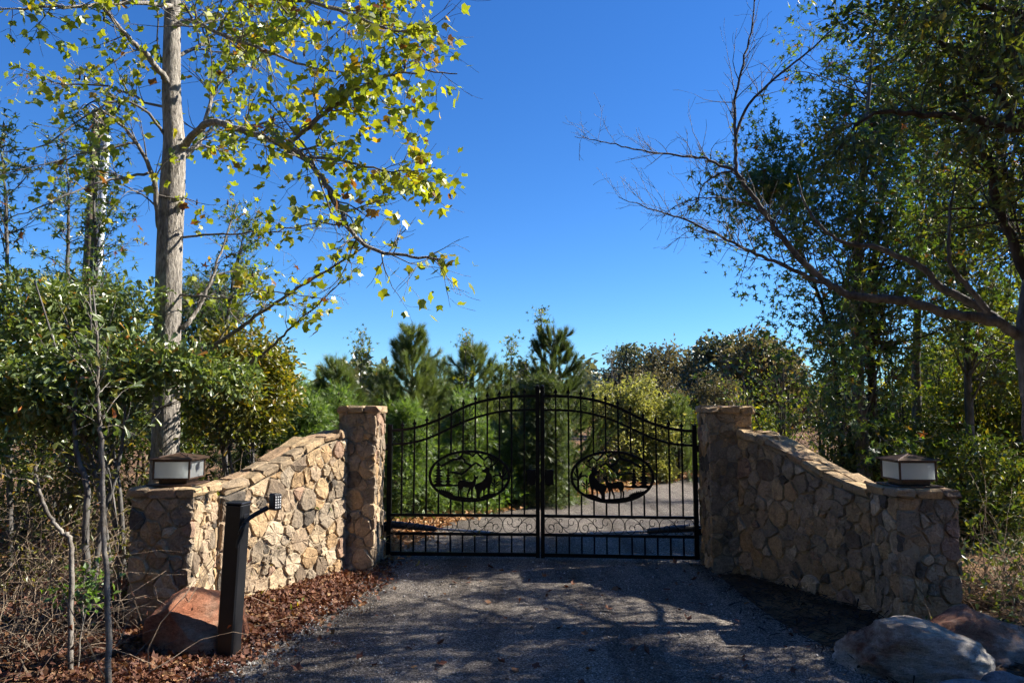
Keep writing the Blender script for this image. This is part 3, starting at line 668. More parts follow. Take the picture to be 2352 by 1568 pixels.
opener('dark tubular opener arm behind the gate leaf at the shaded pillar', fR, MxR, (2.05, 8.40, 0.3))

# ------------------------------------------------------------------ keypad pedestal
def pedestal():
    Y = 5.0; b = np.array((*gr(524, 1503)[:2], -0.02)); H = 1.06
    th = math.radians(-9); Mx = np.array(((math.cos(th), -math.sin(th), 0), (math.sin(th), math.cos(th), 0), (0, 0, 1)))
    tl = math.radians(2.0); Mx = np.array(((math.cos(tl), 0, math.sin(tl)), (0, 1, 0), (-math.sin(tl), 0, math.cos(tl)))) @ Mx    # the post leans a little
    loc = lambda x, y, z: b + Mx @ np.array((x, y, z))
    t = thing('keypad_pedestal', 'black square steel post with keypad on an angled arm beside the drive', 'keypad post', b)
    W = 0.126
    mb = MB(); mb.box(loc(0, 0, H / 2), (W, W, H), Mx, 0.010); part('post', *mb.out(), M_PEDESTAL, t)
    mb = MB(); mb.box(loc(0, 0, H + 0.006), (W + 0.006, W + 0.006, 0.016), Mx, 0.006); part('top_cap', *mb.out(), M_PEDESTAL, t)
    loc = lambda x, y, z: b + Mx @ np.array((x, y, z))
    mb = MB(); mb.box(loc(W / 2 + 0.002, 0.0, 0.93), (0.005, 0.07, 0.12), Mx, 0.002); part('arm_plate', *mb.out(), M_PEDESTAL, t)
    P = smooth_curve(np.array([loc(W / 2 - 0.012, -W / 2 - 0.012, 0.77), loc(W / 2 + 0.006, -W / 2 - 0.014, 0.86), loc(W / 2 + 0.035, -W / 2 - 0.008, 0.945), loc(W / 2 + 0.07, -0.04, 0.985), loc(W / 2 + 0.165, 0.0, 1.045)]), 5)
    mb = MB(); mb.tube(P, np.linspace(0.013, 0.019, len(P)), 6); part('arm', *mb.out(), M_PEDESTAL, t)
    ka = math.radians(-42); Kx = np.array(((math.cos(ka), -math.sin(ka), 0), (math.sin(ka), math.cos(ka), 0), (0, 0, 1)))
    kc = loc(W / 2 + 0.205, 0.02, 1.085); mb = MB(); mb.box(kc, (0.075, 0.062, 0.115), Kx, 0.008); kp = part('keypad', *mb.out(), M_PEDESTAL, t)
    for r in range(5):
        for c in range(3):
            mb = MB(); mb.box(kc + Kx @ np.array((0.0385, -0.017 + 0.017 * c, 0.036 - 0.018 * r)), (0.004, 0.009, 0.010), Kx, 0.001); part('key', *mb.out(), M_WHITE, kp)
pedestal()

# ------------------------------------------------------------------ boulders
def boulder(name, label, c, size, seed, mat, rotz=0.0, cuts=9, amp=0.07, sink=0.35, planes=()):
    rng = np.random.default_rng(seed)
    import bmesh
    bm = bmesh.new(); bmesh.ops.create_icosphere(bm, subdivisions=5, radius=1.0)
    V = np.array([v.co[:] for v in bm.verts]); F = np.array([[v.index for v in f.verts] for f in bm.faces]); bm.free()
    D = nrm(rng.normal(0, 1, (cuts, 3))); D[:, 2] = np.abs(D[:, 2]) * 0.8
    D = nrm(D); d0 = rng.uniform(0.62, 0.9, cuts)
    for pd, pk in planes: D = np.vstack([D, nrm(np.array(pd, float))]); d0 = np.append(d0, pk)
    for d, k in zip(D, d0):
        s = V @ d; ex = np.maximum(0, s - k); V = V - ex[:, None] * d * 0.93
    fr = rng.normal(0, 1, (16, 3)) * np.geomspace(1.5, 14, 16)[:, None]; ph = rng.uniform(0, 6.28, 16)
    for k in range(16): V = V * (1 + amp / (1 + 0.5 * k) * np.sin(V @ fr[k] + ph[k] + 0.8 * np.sin(V @ fr[(k + 5) % 16]))[:, None])
    fr2 = rng.normal(0, 1, (10, 3)) * np.geomspace(14, 40, 10)[:, None]
    for k in range(10): V = V * (1 + 0.006 * np.abs(np.sin(V @ fr2[k] + ph[k]))[:, None])
    V = V * np.array(size); cz, sz = math.cos(rotz), math.sin(rotz)
    V = V @ np.array(((cz, -sz, 0), (sz, cz, 0), (0, 0, 1))).T
    V[:, 2] += size[2] * (1 - 2 * sink) ; V = V + np.array(c)
    return solo(name, V, [F], mat, label, 'boulder', (c[0], c[1], c[2]), smooth=True)
def rock_mat(name, c1, c2, c3, s1=2.2, st=(1, 1, 1)):
    m, n, l, out = newmat(name); co = tc(n)
    a = noise(n, l, co, s1, 5, 0.65, st); b = noise(n, l, co, 13, 9, 0.78, (1, 1, 2.6)); c = noise(n, l, co, 150, 4, 0.75)
    r = ramp(n, [(0.38, c1), (0.5, c2), (0.62, c3)]); l.new(a.outputs[0], r.inputs[0])
    v = ramp(n, [(0.34, (0.42, 0.40, 0.38)), (0.5, (0.95, 0.94, 0.93)), (0.64, (1.25, 1.25, 1.25))]); l.new(b.outputs[0], v.inputs[0])
    v2 = ramp(n, [(0.3, (0.6, 0.6, 0.6)), (0.7, (1.25, 1.25, 1.25))]); l.new(c.outputs[0], v2.inputs[0])
    col = mixc(n, l, 1.0, mixc(n, l, 1.0, r.outputs[0], v.outputs[0], 'MULTIPLY'), v2.outputs[0], 'MULTIPLY')
    h = math_(n, l, 'ADD', b.outputs[0], math_(n, l, 'MULTIPLY', c.outputs[0], 0.35))
    princ(n, l, out, col, 0.9, 0.2, normal=bump(n, l, h, 1.0, 0.05)); return m
M_REDROCK = rock_mat('red_clay_rock', (0.42, 0.16, 0.085), (0.48, 0.22, 0.13), (0.46, 0.30, 0.21))
M_PALEROCK = rock_mat('pale_grey_rock', (0.28, 0.12, 0.07), (0.62, 0.54, 0.44), (0.78, 0.73, 0.65), 1.7)
M_BROWNROCK = rock_mat('red_brown_rock', (0.40, 0.17, 0.10), (0.47, 0.25, 0.165), (0.62, 0.55, 0.48), 2.0)
M_BLUEROCK = rock_mat('blue_grey_rock', (0.25, 0.26, 0.28), (0.36, 0.37, 0.39), (0.5, 0.5, 0.5), 3)
def on_ground(u, v): p = gr(u, v); p[2] = float(gheight(p[None, :2])[0]); return p
g0 = at(448, 1440, 5.42); g0[2] = 0.0
boulder('boulder', 'orange red boulder between the keypad post and the short sunlit pillar', g0, (0.37, 0.32, 0.35), 4, M_REDROCK, 0.25, 6, 0.045, 0.32, [((-0.6, -0.75, 0.12), 0.60), ((0.40, -0.45, 0.80), 0.40), ((0.9, -0.3, 0.3), 0.62)])
g1 = at(2085, 1490, 4.95); g1[2] = 0.0
boulder('boulder', 'large pale grey boulder at the foot of the short shaded pillar', g1, (0.46, 0.33, 0.23), 8, M_PALEROCK, -0.35, 11, 0.055, 0.29)
g2 = at(2245, 1470, 5.25); g2[2] = 0.0
boulder('boulder', 'red brown boulder behind the pale boulder at the edge of the wood', g2, (0.36, 0.29, 0.23), 9, M_BROWNROCK, 0.1, 11, 0.055, 0.27)
for k, (u, v, Y, s, lab) in enumerate(((2215, 1545, 4.35, 0.16, 'blue grey rock in front of the pale boulder'), (2325, 1560, 4.42, 0.15, 'blue grey rock at the bottom corner right of the boulders'), (2130, 1575, 4.2, 0.10, 'small slate rock tucked below the pale boulder'))):
    p = at(u, v, Y); p[2] = 0.0
    boulder('rock', lab, p, (s * 1.4, s, s * 0.9), 31 + k, M_BLUEROCK, k * 0.8, 12, 0.06, 0.3)

# ------------------------------------------------------------------ leaves
def T_tulip(curl, fold):
    h = [(0, 0.0), (0.30, -0.02), (0.54, 0.24), (0.37, 0.48), (0.48, 0.86), (0, 0.66)]
    V = [(x, y) for x, y in h] + [(-x, y) for x, y in h[1:5]]
    F = [np.array([[0, 1, 2, 3, 4, 5], [0, 5, 9, 8, 7, 6]])]
    return np.array([(x, y, fold * abs(x) - curl * y * y) for x, y in V]), F
def T_star(curl, fold):
    V = []
    for k, (a, r) in enumerate(((-90, 0.02), (-38, 0.50), (-8, 0.20), (24, 0.60), (56, 0.22), (90, 0.72), (124, 0.22), (156, 0.60), (188, 0.20), (218, 0.50))):
        x, y = r * math.cos(math.radians(a)), r * math.sin(math.radians(a)) + 0.22
        V.append((x, y, fold * abs(x) - curl * (x * x + (y - 0.22) ** 2)))
    V.append((0, 0.22, 0.0))
    F = [np.array([[0, 1, 2, 10], [10, 2, 3, 4], [10, 4, 5, 6], [10, 6, 7, 8], [10, 8, 9, 0]])]
    return np.array(V), F
def T_oak(curl, fold, w=0.19):
    h = [(0, 0.0), (0.35 * w, 0.3), (0.75 * w, 0.6), (w, 0.85), (0.6 * w, 1.0), (0, 0.97)]
    V = [(x, y) for x, y in h] + [(-x, y) for x, y in h[1:5]]
    F = [np.array([[0, 1, 2, 3, 4, 5], [0, 5, 9, 8, 7, 6]])]
    return np.array([(x, y, fold * abs(x) - curl * y * y) for x, y in V]), F
def T_lance(curl, fold, w=0.22):
    V = np.array([(0, 0, 0), (w, 0.45, fold * w - 0.2 * curl), (0, 1, -curl), (-w, 0.45, fold * w - 0.2 * curl)])
    return V, [np.array([[0, 1, 2], [0, 2, 3]])]
def T_needle(curl, fold, w=0.015):
    return np.array([(-w, 0, 0), (w, 0, 0), (0, 1, -curl * 0.3)]), [np.array([[0, 1, 2]])]
def T_spray(curl, fold, w=0.3):
    """a flat scaly spray: three narrow blades"""
    V = [(-0.04, 0, 0), (0.04, 0, 0), (0, 1, -curl * 0.4)]
    for s in (-1, 1): V += [(0, 0.2, 0), (s * 0.05, 0.12, 0.02), (s * w, 0.62, -0.1 * curl)]
    return np.array(V), [np.array([[0, 1, 2], [3, 4, 5], [7, 6, 8]])]
def scatter(T, P, axis, normal, S):
    """copies of template T at points P; axis = leaf length direction"""
    TV, TF = T; n = len(P); k = len(TV)
    a = nrm(axis); c = nrm(np.cross(a, normal)); z = np.cross(c, a)
    S = np.broadcast_to(np.asarray(S, float), (n,))[:, None, None]
    V = P[:, None] + S * (TV[None, :, 0:1] * c[:, None] + TV[None, :, 1:2] * a[:, None] + TV[None, :, 2:3] * z[:, None])
    return V.reshape(-1, 3), [(f[None] + (np.arange(n) * k)[:, None, None]).reshape(-1, f.shape[1]) for f in TF]
LEAFMESH = {}
def foliage(root, T, P, axis, normal, S, mat, rng, singles=0, name='foliage', key=None, kind='stuff'):
    """one leaf mass, plus the nearest `singles` leaves in view as objects of their own"""
    P = np.asarray(P, float); n = len(P); S = np.broadcast_to(np.asarray(S, float), (n,))
    pick = np.zeros(n, bool)
    if singles:
        u = P[:, 0] / np.maximum(P[:, 1], 0.1); w = (P[:, 2] - CAM_Z) / np.maximum(P[:, 1], 0.1)
        vis = (np.abs(u) < 0.68) & (w < 0.55) & (w > -0.4)
        sc_ = np.where(vis, S / np.maximum(P[:, 1], 0.1), 0); pick[np.argsort(-sc_)[:singles]] = True
        b = base_of(root); a = nrm(axis); c = nrm(np.cross(a, normal)); z = np.cross(c, a)
        if key not in LEAFMESH:
            me = mesh_from('leaf', T[0][0], T[0][1]); me.materials.append(mat); LEAFMESH[key] = me
        me = LEAFMESH[key]
        for i in np.nonzero(pick)[0]:
            o = bpy.data.objects.new('leaf', me); C.objects.link(o); o.parent = root
            s = float(S[i]); M4 = Matrix.Identity(4)
            for r in range(3):
                M4[r][0] = c[i, r] * s; M4[r][1] = a[i, r] * s; M4[r][2] = z[i, r] * s; M4[r][3] = P[i, r] - b[r]
            o.matrix_basis = M4
    mb = MB(); rest = np.nonzero(~pick)[0]; grp = rng.integers(0, len(T), len(rest))
    for g in range(len(T)):
        i = rest[grp == g]
        if len(i): mb.add(*scatter(T[g], P[i], axis[i], normal[i], S[i]))
    if len(rest): return part(name, *mb.out(), mat, root, kind=kind)
TULIP = [T_tulip(0.05, 0.15), T_tulip(0.3, 0.35), T_tulip(-0.15, 0.3), T_tulip(0.45, -0.2), T_tulip(0.8, 0.7), T_tulip(-0.4, 0.8)]
STAR = [T_star(0.3, 0.15), T_star(0.7, 0.3), T_star(-0.3, 0.35)]
OAK = [T_oak(0.15, 0.5), T_oak(0.35, 0.8), T_oak(-0.1, 0.3, 0.24)]
LANCE = [T_lance(0.2, 0.4), T_lance(0.4, 0.6, 0.28), T_lance(0.0, 0.3, 0.18)]
ROUND = [T_lance(0.2, 0.3, 0.36), T_lance(0.4, 0.5, 0.42)]
NEEDLE = [T_needle(0.1, 0), T_needle(0.6, 0, 0.018)]
SPRAY = [T_spray(0.2, 0), T_spray(0.8, 0, 0.25)]
def rnd_axes(rng, n, out=None, wo=0.5, up=0.0, rand=1.0, nup=0.8):
    a = rng.normal(0, 1, (n, 3)) * rand
    if out is not None: a = a + out * wo * 2
    a[:, 2] += up; nz = rng.normal(0, 1, (n, 3)); nz[:, 2] += nup * 2
    return nrm(a), nrm(nz)

# ------------------------------------------------------------------ branching
class Tree:
    def __init__(s, seed): s.rng = np.random.default_rng(seed); s.tubes = []; s.sites = []; s.dirs = []
    def limb(s, pts, r0, r1, n=7, k=4, wob=0.0):
        P = smooth_curve(np.array(pts, float), k); m = len(P)
        if wob: P[1:-1] += s.rng.normal(0, wob, (m - 2, 3))
        s.tubes.append((P, np.linspace(r0, r1, m) ** 1.0, n)); return P, np.linspace(r0, r1, m)
    def sprout(s, P, R, n, L, t0=0.25, t1=1.0, up=0.15, spread=1.0, levels=2, leafy=True, droop=0.0, kids=4, rmin=0.0022, zig=0.16, step=0.07):
        m = len(P)
        for t in s.rng.uniform(t0, t1, n):
            i = min(m - 2, int(t * (m - 1))); p = P[i] + (P[i + 1] - P[i]) * (t * (m - 1) - i); T = nrm(P[i + 1] - P[i])
            d = nrm(T * 0.7 + s.rng.normal(0, 0.62, 3) * spread + np.array((0, 0, up)))
            s.twig(p, d, L * s.rng.uniform(0.5, 1.2) * (1.15 - 0.5 * t), max(rmin, R[i] * 0.45), levels, leafy, up, droop, kids, rmin, zig, step)
    def twig(s, p, d, L, r, lvl, leafy, up, droop, kids, rmin, zig, step=0.07):
        k = max(4, min(9, int(L / 0.09))); P = [np.array(p, float)]; d = np.array(d, float)
        for i in range(k):
            d = nrm(d + s.rng.normal(0, zig, 3) + np.array((0, 0, up * 0.12 - droop * 0.1 * i / k))); P.append(P[-1] + d * L / k)
        P = np.array(P); R = np.linspace(min(r, 0.004 + L * 0.009), rmin * 0.8, k + 1); s.tubes.append((P, R, 5 if r > 0.008 else 3))
        if lvl > 0:
            for _ in range(s.rng.integers(max(1, kids - 1), kids + 2)):
                j = s.rng.integers(1, k + 1); T = nrm(P[min(k, j + 1)] - P[j - 1])
                s.twig(P[j], nrm(T * 0.9 + s.rng.normal(0, 0.55, 3) + np.array((0, 0, up * 0.4))), L * s.rng.uniform(0.35, 0.62), R[j] * 0.7, lvl - 1, leafy, up, droop, kids, rmin, zig, step)
        if leafy and lvl <= 1:
            q = max(2, int(L / step)); tt = s.rng.uniform(0.3, 1.0, q) * k
            for t in tt:
                i = min(k - 1, int(t)); s.sites.append(P[i] + (P[i + 1] - P[i]) * (t - i)); s.dirs.append(P[i + 1] - P[i])
    def mesh(s, thin=None, big=None):
        """(V, F) of the tubes whose first radius lies in the range"""
        mb = MB()
        if getattr(s, 'gap', False):
            keep = sun_gap(np.array([t[0][-1] for t in s.tubes])); s.tubes = [t for t, k in zip(s.tubes, keep) if k or t[1][0] > 0.02]
        grp = {}
        for P, R, n in s.tubes:
            if (thin is not None and R[0] >= thin) or (big is not None and R[0] < big): continue
            grp.setdefault((len(P), n), []).append((P, R))
        for (m, n), L in grp.items():
            P = np.array([a for a, _ in L]); R = np.array([b for _, b in L]); T = nrm(np.gradient(P, axis=1))
            flat = (np.abs(T[:, :, 2]).mean(1) < 0.8)[:, None, None]; ref = np.where(flat, np.array((0.31, 0.17, 0.93)), np.array((0.9, 0.42, 0.1)))
            A = nrm(np.cross(T, np.broadcast_to(ref, T.shape))); B = np.cross(T, A); th = np.arange(n) * 2 * math.pi / n
            V = P[:, :, None] + R[:, :, None, None] * (np.cos(th)[:, None] * A[:, :, None] + np.sin(th)[:, None] * B[:, :, None])
            i = np.arange(m - 1)[:, None] * n; j = np.arange(n)[None]; j2 = (j + 1) % n
            Q = np.stack([i + j, i + j2, i + n + j2, i + n + j], -1).reshape(-1, 4)
            mb.add(V.reshape(-1, 3), [(Q[None] + (np.arange(len(L)) * m * n)[:, None, None]).reshape(-1, 4)])
        return mb.out() if mb.n else None
    def build(s, root, trunk_mat, twig_mat, split=0.02):
        a = s.mesh(big=split); b = s.mesh(thin=split)
        if a: part('trunk_and_limbs', *a, trunk_mat, root, smooth=True)
        if b: part('twigs', *b, twig_mat, root, smooth=True, kind='stuff')
    def leaves(s, root, T, size, mat, per=1, singles=0, key=None, hang=0.35, jit=0.05, keep=1.0, nup=0.8, lim=None, name='foliage'):
        P = np.repeat(np.array(s.sites), per, 0); D = nrm(np.repeat(np.array(s.dirs), per, 0)); n = len(P); rng = s.rng
        if keep < 1: i = rng.random(n) < keep; P, D = P[i], D[i]
        if lim is not None: i = lim(P); P, D = P[i], D[i]
        n = len(P); P = P + rng.normal(0, jit, (n, 3)); a, nz = rnd_axes(rng, n, D, 0.5, -hang * 1.5, 0.8, nup)
        S = size * rng.uniform(0.6, 1.25, n); foliage(root, T, P, a, nz, S, mat, rng, singles, name, key)
def sun_gap(P, soft=True):
    """False for leaves and twigs thinned out so sun reaches wall, drive and rocks"""
    S = np.array(SUN_DIR); ok = np.ones(len(P), bool); rn = np.random.default_rng(len(P)).random(len(P))
    for z in (0.0, 0.5, 1.0, 1.5):
        L = P - S * ((P[:, 2] - z) / S[2])[:, None]
        ok &= ~((L[:, 0] > -3.7) & (L[:, 0] < -1.60 + 0.12 * z) & (L[:, 1] > 4.95) & (L[:, 1] < 8.3))
    L = P - S * (P[:, 2] / S[2])[:, None]; x, y = L[:, 0], L[:, 1]
    wav = np.sin(x * 2.1 + 1.3 * np.sin(y * 3.1)) * np.sin(y * 4.3 + 0.9 * np.sin(x * 2.7))
    left = (x > -2.6) & (x < -0.5) & (y > 4.4) & (y < 7.4)
    mid = (x >= -0.5) & (x < 1.5) & (y > 6.3) & (y < 8.0)
    far = (x > -1.6) & (x < 4.2) & (y > 8.6) & (y < 18) & ((x + 0.5 * np.sin(y * 2.3) < 0.9) | (wav > -0.05) | (y > 10.2 + 0.4 * np.sin(x * 3)))
    rocks = (x > 1.7) & (x < 3.2) & (y > 4.2) & (y < 5.2)
    ok &= ~(rocks & (wav > 0.0) & (rn < 0.9))
    ok &= ~(left & (wav > -0.15) & (rn < 0.93)) & ~(mid & (wav > 0.12) & (rn < 0.93)) & ~(far & (rn < np.where(y < 10.2, np.where(x < 0.8, 0.72, 0.30), 0.95)))
    return ok
def tree_thing(name, label, cat, loc, group=None): return thing(name, label, cat, loc, group)

# crowns made of leaf clumps --------------------------------------------------
def clump_points(rng, ells, n, K, rc, shell=0.45):
    """ells: (centre, radii, weight) list -> clump centres and leaf points"""
    w = np.array([e[2] for e in ells], float); w /= w.sum(); Cn = []; idx = rng.choice(len(ells), K, p=w)
    for i in idx:
        d = nrm(rng.normal(0, 1, 3)); r = rng.uniform(shell, 1.0) ** (1 / 2); Cn.append(np.array(ells[i][0]) + d * r * np.array(ells[i][1]))
    Cn = np.array(Cn); j = rng.integers(0, K, n); rr = rc * rng.uniform(0.55, 1.35, K)
    P = Cn[j] + rng.normal(0, 1, (n, 3)) * rr[j][:, None] * np.array((1, 1, 0.8)) * 0.6
    return Cn, P, nrm(P - Cn[j])
def clump_tree(name, label, cat, base, ells, n, K, rc, T, size, leafmat, barkmat, seed, trunk_r=0.05, group=None, up=0.2, nup=0.8, singles=0, key=None, stems=1, wo=0.5, limbs=True, hang=0.0, gap=False):
    rng = np.random.default_rng(seed); base = np.array(base, float)
    root = thing(name, label, cat, base, group)
    Cn, P, O = clump_points(rng, ells, n, K, rc)
    P[:, 2] = np.maximum(P[:, 2], base[2] + 0.03)
    if gap: g_ = sun_gap(P); P, O = P[g_], O[g_]; n = len(P)
    mb = MB(); top = max(e[0][2] + e[1][2] * 0.6 for e in ells); mid = np.average([e[0] for e in ells], axis=0, weights=[e[2] for e in ells])
    for k in range(stems):
        off = rng.normal(0, 0.35 * np.mean([e[1][0] for e in ells]), 3) * (0 if stems == 1 else 1)
        tp = np.array((mid[0] + off[0], mid[1] + off[1], top)); q = [base + (off * 0.25) * (1, 1, 0) - (0, 0, 0.05)]
        for t in (0.3, 0.6, 1.0): q.append(base + (tp - base) * t + rng.normal(0, 0.04, 3) * (1, 1, 0.2))
        V, F = tube(smooth_curve(np.array(q), 4), np.linspace(trunk_r, trunk_r * 0.25, 13), 7); mb.add(V, F)
        if limbs:
            for c in Cn[k::stems][:max(6, int(60 / stems))]:
                z = min(max(base[2] + 0.15, c[2] - rng.uniform(0.15, 0.5) * (c[2] - base[2])), tp[2]); t = (z - base[2]) / max(0.1, tp[2] - base[2]); s0 = base + (tp - base) * t
                m = (s0 + c) / 2 + np.array((0, 0, -0.05)) + rng.normal(0, 0.03, 3); r = max(0.003, trunk_r * 0.28)
                V, F = tube(smooth_curve(np.array([s0, m, c]), 3), np.linspace(r, r * 0.25, 7), 4, False); mb.add(V, F)
    part('trunk', *mb.out(), barkmat, root, smooth=True)
    a, nz = rnd_axes(rng, n, O, wo, up - hang, 0.9, nup)
    foliage(root, T, P, a, nz, size * rng.uniform(0.6, 1.3, n), leafmat, rng, singles, 'crown', key, 'stuff')
    return root
def E(u, v, Y, ru, rv, ry=None, w=1.0):
    """ellipsoid given by its place and half-size in the frame at distance Y"""
    c = at(u, v, Y); k = Y / FPX; return (c, (ru * k, (ry if ry is not None else ru * k), rv * k), w)
def gb(u, Y, dz=0.0): p = at(u, 935, Y); p[2] = float(gheight(p[None, :2])[0]) + dz; return p

# ------------------------------------------------------------------ tulip poplar
def poplar():
    Y = 8.0; tr = Tree(101); base = gb(376, Y)
    root = tree_thing('tulip_poplar', 'tall pale barked tulip poplar with yellow green leaves behind the sunlit pillar', 'tree', base)
    A = lambda u, v, dy=0.0: at(u, v, Y + dy)
    trunk = [base - (0, 0, 0.1), A(379, 1050), A(382, 900), A(386, 700), A(390, 560), A(396, 430), A(400, 330), A(394, 220), A(395, 90), A(398, -40), A(404, -220), A(398, -420), A(400, -650)]
    P = smooth_curve(np.array(trunk), 8); r = np.interp(P[:, 2], [0, 0.6, 2, 4.2, 5, 6.2, 9], [0.185, 0.150, 0.142, 0.134, 0.105, 0.088, 0.02])
    tr.tubes.append((P, r, 18)); topP, topR = P[-34:], r[-34:]
    limbs = [  # control points (u, v, dy), start radius
        ([(410, 350, 0), (436, 322, -0.1), (479, 282, -0.35), (530, 292, -0.6), (581, 308, -0.8), (660, 335, -1.1), (710, 372, -1.3), (760, 440, -1.5), (800, 520, -1.7), (850, 570, -1.8), (930, 585, -1.9), (1010, 596, -2.0)], 0.045, 1.25),
        ([(660, 335, -1.1), (720, 282, -1.2), (790, 225, -1.3), (870, 180, -1.5), (960, 165, -1.7), (1050, 170, -1.8)], 0.022, 1.1),
        ([(700, 360, -1.2), (800, 372, -1.4), (900, 395, -1.5), (1000, 385, -1.6)], 0.016, 0.9),
        ([(412, 368, 0.05), (440, 345, 0.2), (462, 318, 0.4), (482, 240, 0.6), (520, 160, 0.9), (580, 90, 1.1), (640, 20, 1.3)], 0.035, 1.1),
        ([(398, 205, 0), (372, 172, -0.15), (335, 126, -0.3), (294, 85, -0.5), (255, 40, -0.7), (200, -20, -0.9)], 0.045, 1.1),
        ([(396, 60, 0), (440, 48, -0.3), (500, 75, -0.6), (590, 110, -0.9), (700, 150, -1.2), (800, 170, -1.4)], 0.030, 1.1),
        ([(397, 20, 0), (380, 12, -0.2), (300, 6, -0.6), (185, 14, -1.0), (90, 18, -1.3), (0, 22, -1.5)], 0.030, 1.0),
        ([(398, -30, 0), (470, -20, -0.4), (560, -5, -0.8), (680, 0, -1.1), (800, 30, -1.4), (900, 70, -1.6), (1000, 60, -1.7)], 0.032, 1.2),
        ([(399, -60, 0), (480, -60, 0.4), (600, -50, 0.7), (760, -30, 0.9), (900, -10, 1.0)], 0.03, 1.2),
        ([(378, 560, 0), (366, 520, -0.1), (356, 427, -0.2), (338, 373, -0.3), (312, 326, -0.4), (270, 280, -0.5), (210, 240, -0.6)], 0.038, 0.8),
        ([(342, 397, -0.2), (280, 408, -0.5), (212, 424, -0.8), (103, 472, -1.1), (0, 508, -1.3)], 0.016, 0.7),
        ([(315, 328, -0.4), (220, 345, -0.6), (137, 369, -0.9), (0, 402, -1.2)], 0.014, 0.7),
        ([(386, 320, 0), (340, 262, -0.3), (285, 232, -0.5), (220, 250, -0.7), (110, 330, -1.0), (10, 350, -1.2)], 0.018, 0.7),
        ([(412, 545, 0), (480, 540, -0.2), (560, 535, -0.4), (640, 530, -0.6), (720, 512, -0.8), (800, 496, -1.0)], 0.014, 0.55),
        ([(408, 678, 0), (470, 680, -0.2), (530, 685, -0.3), (600, 668, -0.5), (690, 678, -0.7), (770, 690, -0.8)], 0.013, 0.5),
        ([(402, 755, 0), (430, 745, 0), (454, 708, 0.1), (480, 655, 0.15), (498, 606, 0.2), (521, 541, 0.3), (545, 470, 0.4)], 0.03, 0.7),
        ([(400, 860, 0), (440, 830, 0), (510, 782, -0.1), (571, 738, -0.2), (645, 688, -0.4), (720, 640, -0.6), (800, 590, -0.8), (850, 560, -0.9)], 0.028, 0.7),
        ([(520, 850, 0.3), (586, 826, 0.2), (640, 780, 0.1), (690, 732, 0.0), (740, 690, -0.1), (790, 640, -0.3)], 0.020, 0.6),
        ([(399, 130, 0), (450, 110, 0.5), (520, 60, 0.9), (600, 30, 1.2)], 0.025, 1.0),
        ([(400, 240, 0), (350, 240, 0.4), (250, 200, 0.8), (130, 190, 1.1), (30, 150, 1.3)], 0.02, 0.8),
    ]
    for i, (pts, r0, L) in enumerate(limbs):
        Pl, Rl = tr.limb([A(*p) for p in pts], r0, r0 * 0.22, 8, 5, 0.006)
        ln = np.linalg.norm(np.diff(Pl, axis=0), axis=1).sum(); left = pts[-1][0] < 380; low = i in (9, 10, 11, 12, 13, 14, 15, 16, 17)
        tr.sprout(Pl, Rl, int(ln * (7.5 if not low else 5.5)) + 4, L * 0.72, 0.2, 1.0, 0.1, 1.0, 1, True, 0.5, 4, 0.0023, 0.15, 0.055 if not low else 0.10)
    tr.sprout(topP, topR, 26, 1.0, 0.05, 1.0, 0.3, 1.2, 1, True, 0.2, 4, 0.0022, 0.15, 0.1)
    tr.build(root, M_BARK_POPLAR, M_BARK_LIMB, 0.03)
    def lim(P):
        u = 1176 + FPX * P[:, 0] / P[:, 1]; v = 935 - FPX * (P[:, 2] - CAM_Z) / P[:, 1]
        cl = np.sin(u / 47.0 + 2.0 * np.sin(v / 61.0)) * np.sin(v / 39.0 + 1.5 * np.sin(u / 83.0))
        keep = np.where(u < 380, 0.30, np.where(v > 460, 0.34, np.where((u < 760) & (v < 330), 0.42, 0.62))) * np.where(cl > -0.1, 1.3, 0.42)
        keep = np.where((u > 1060), 0.0, keep)
        return tr.rng.random(len(P)) < keep
    tr.leaves(root, TULIP, 0.084, L_POPLAR, 1, 300, 'tulip', 0.45, 0.06, 1.0, 0.4, lim)
    # seed cones on the twigs
    rng = tr.rng; S = np.array(tr.sites); i = rng.choice(len(S), 60, replace=False); mb = MB()
    for p in S[i]: mb.add(*tube([p, p + (0, 0, 0.02), p + (0, 0, 0.05), p + (0, 0, 0.075)], [0.003, 0.012, 0.009, 0.001], 5))
    part('seed_cones', *mb.out(), M_BARK_DARK, root, kind='stuff')
poplar()

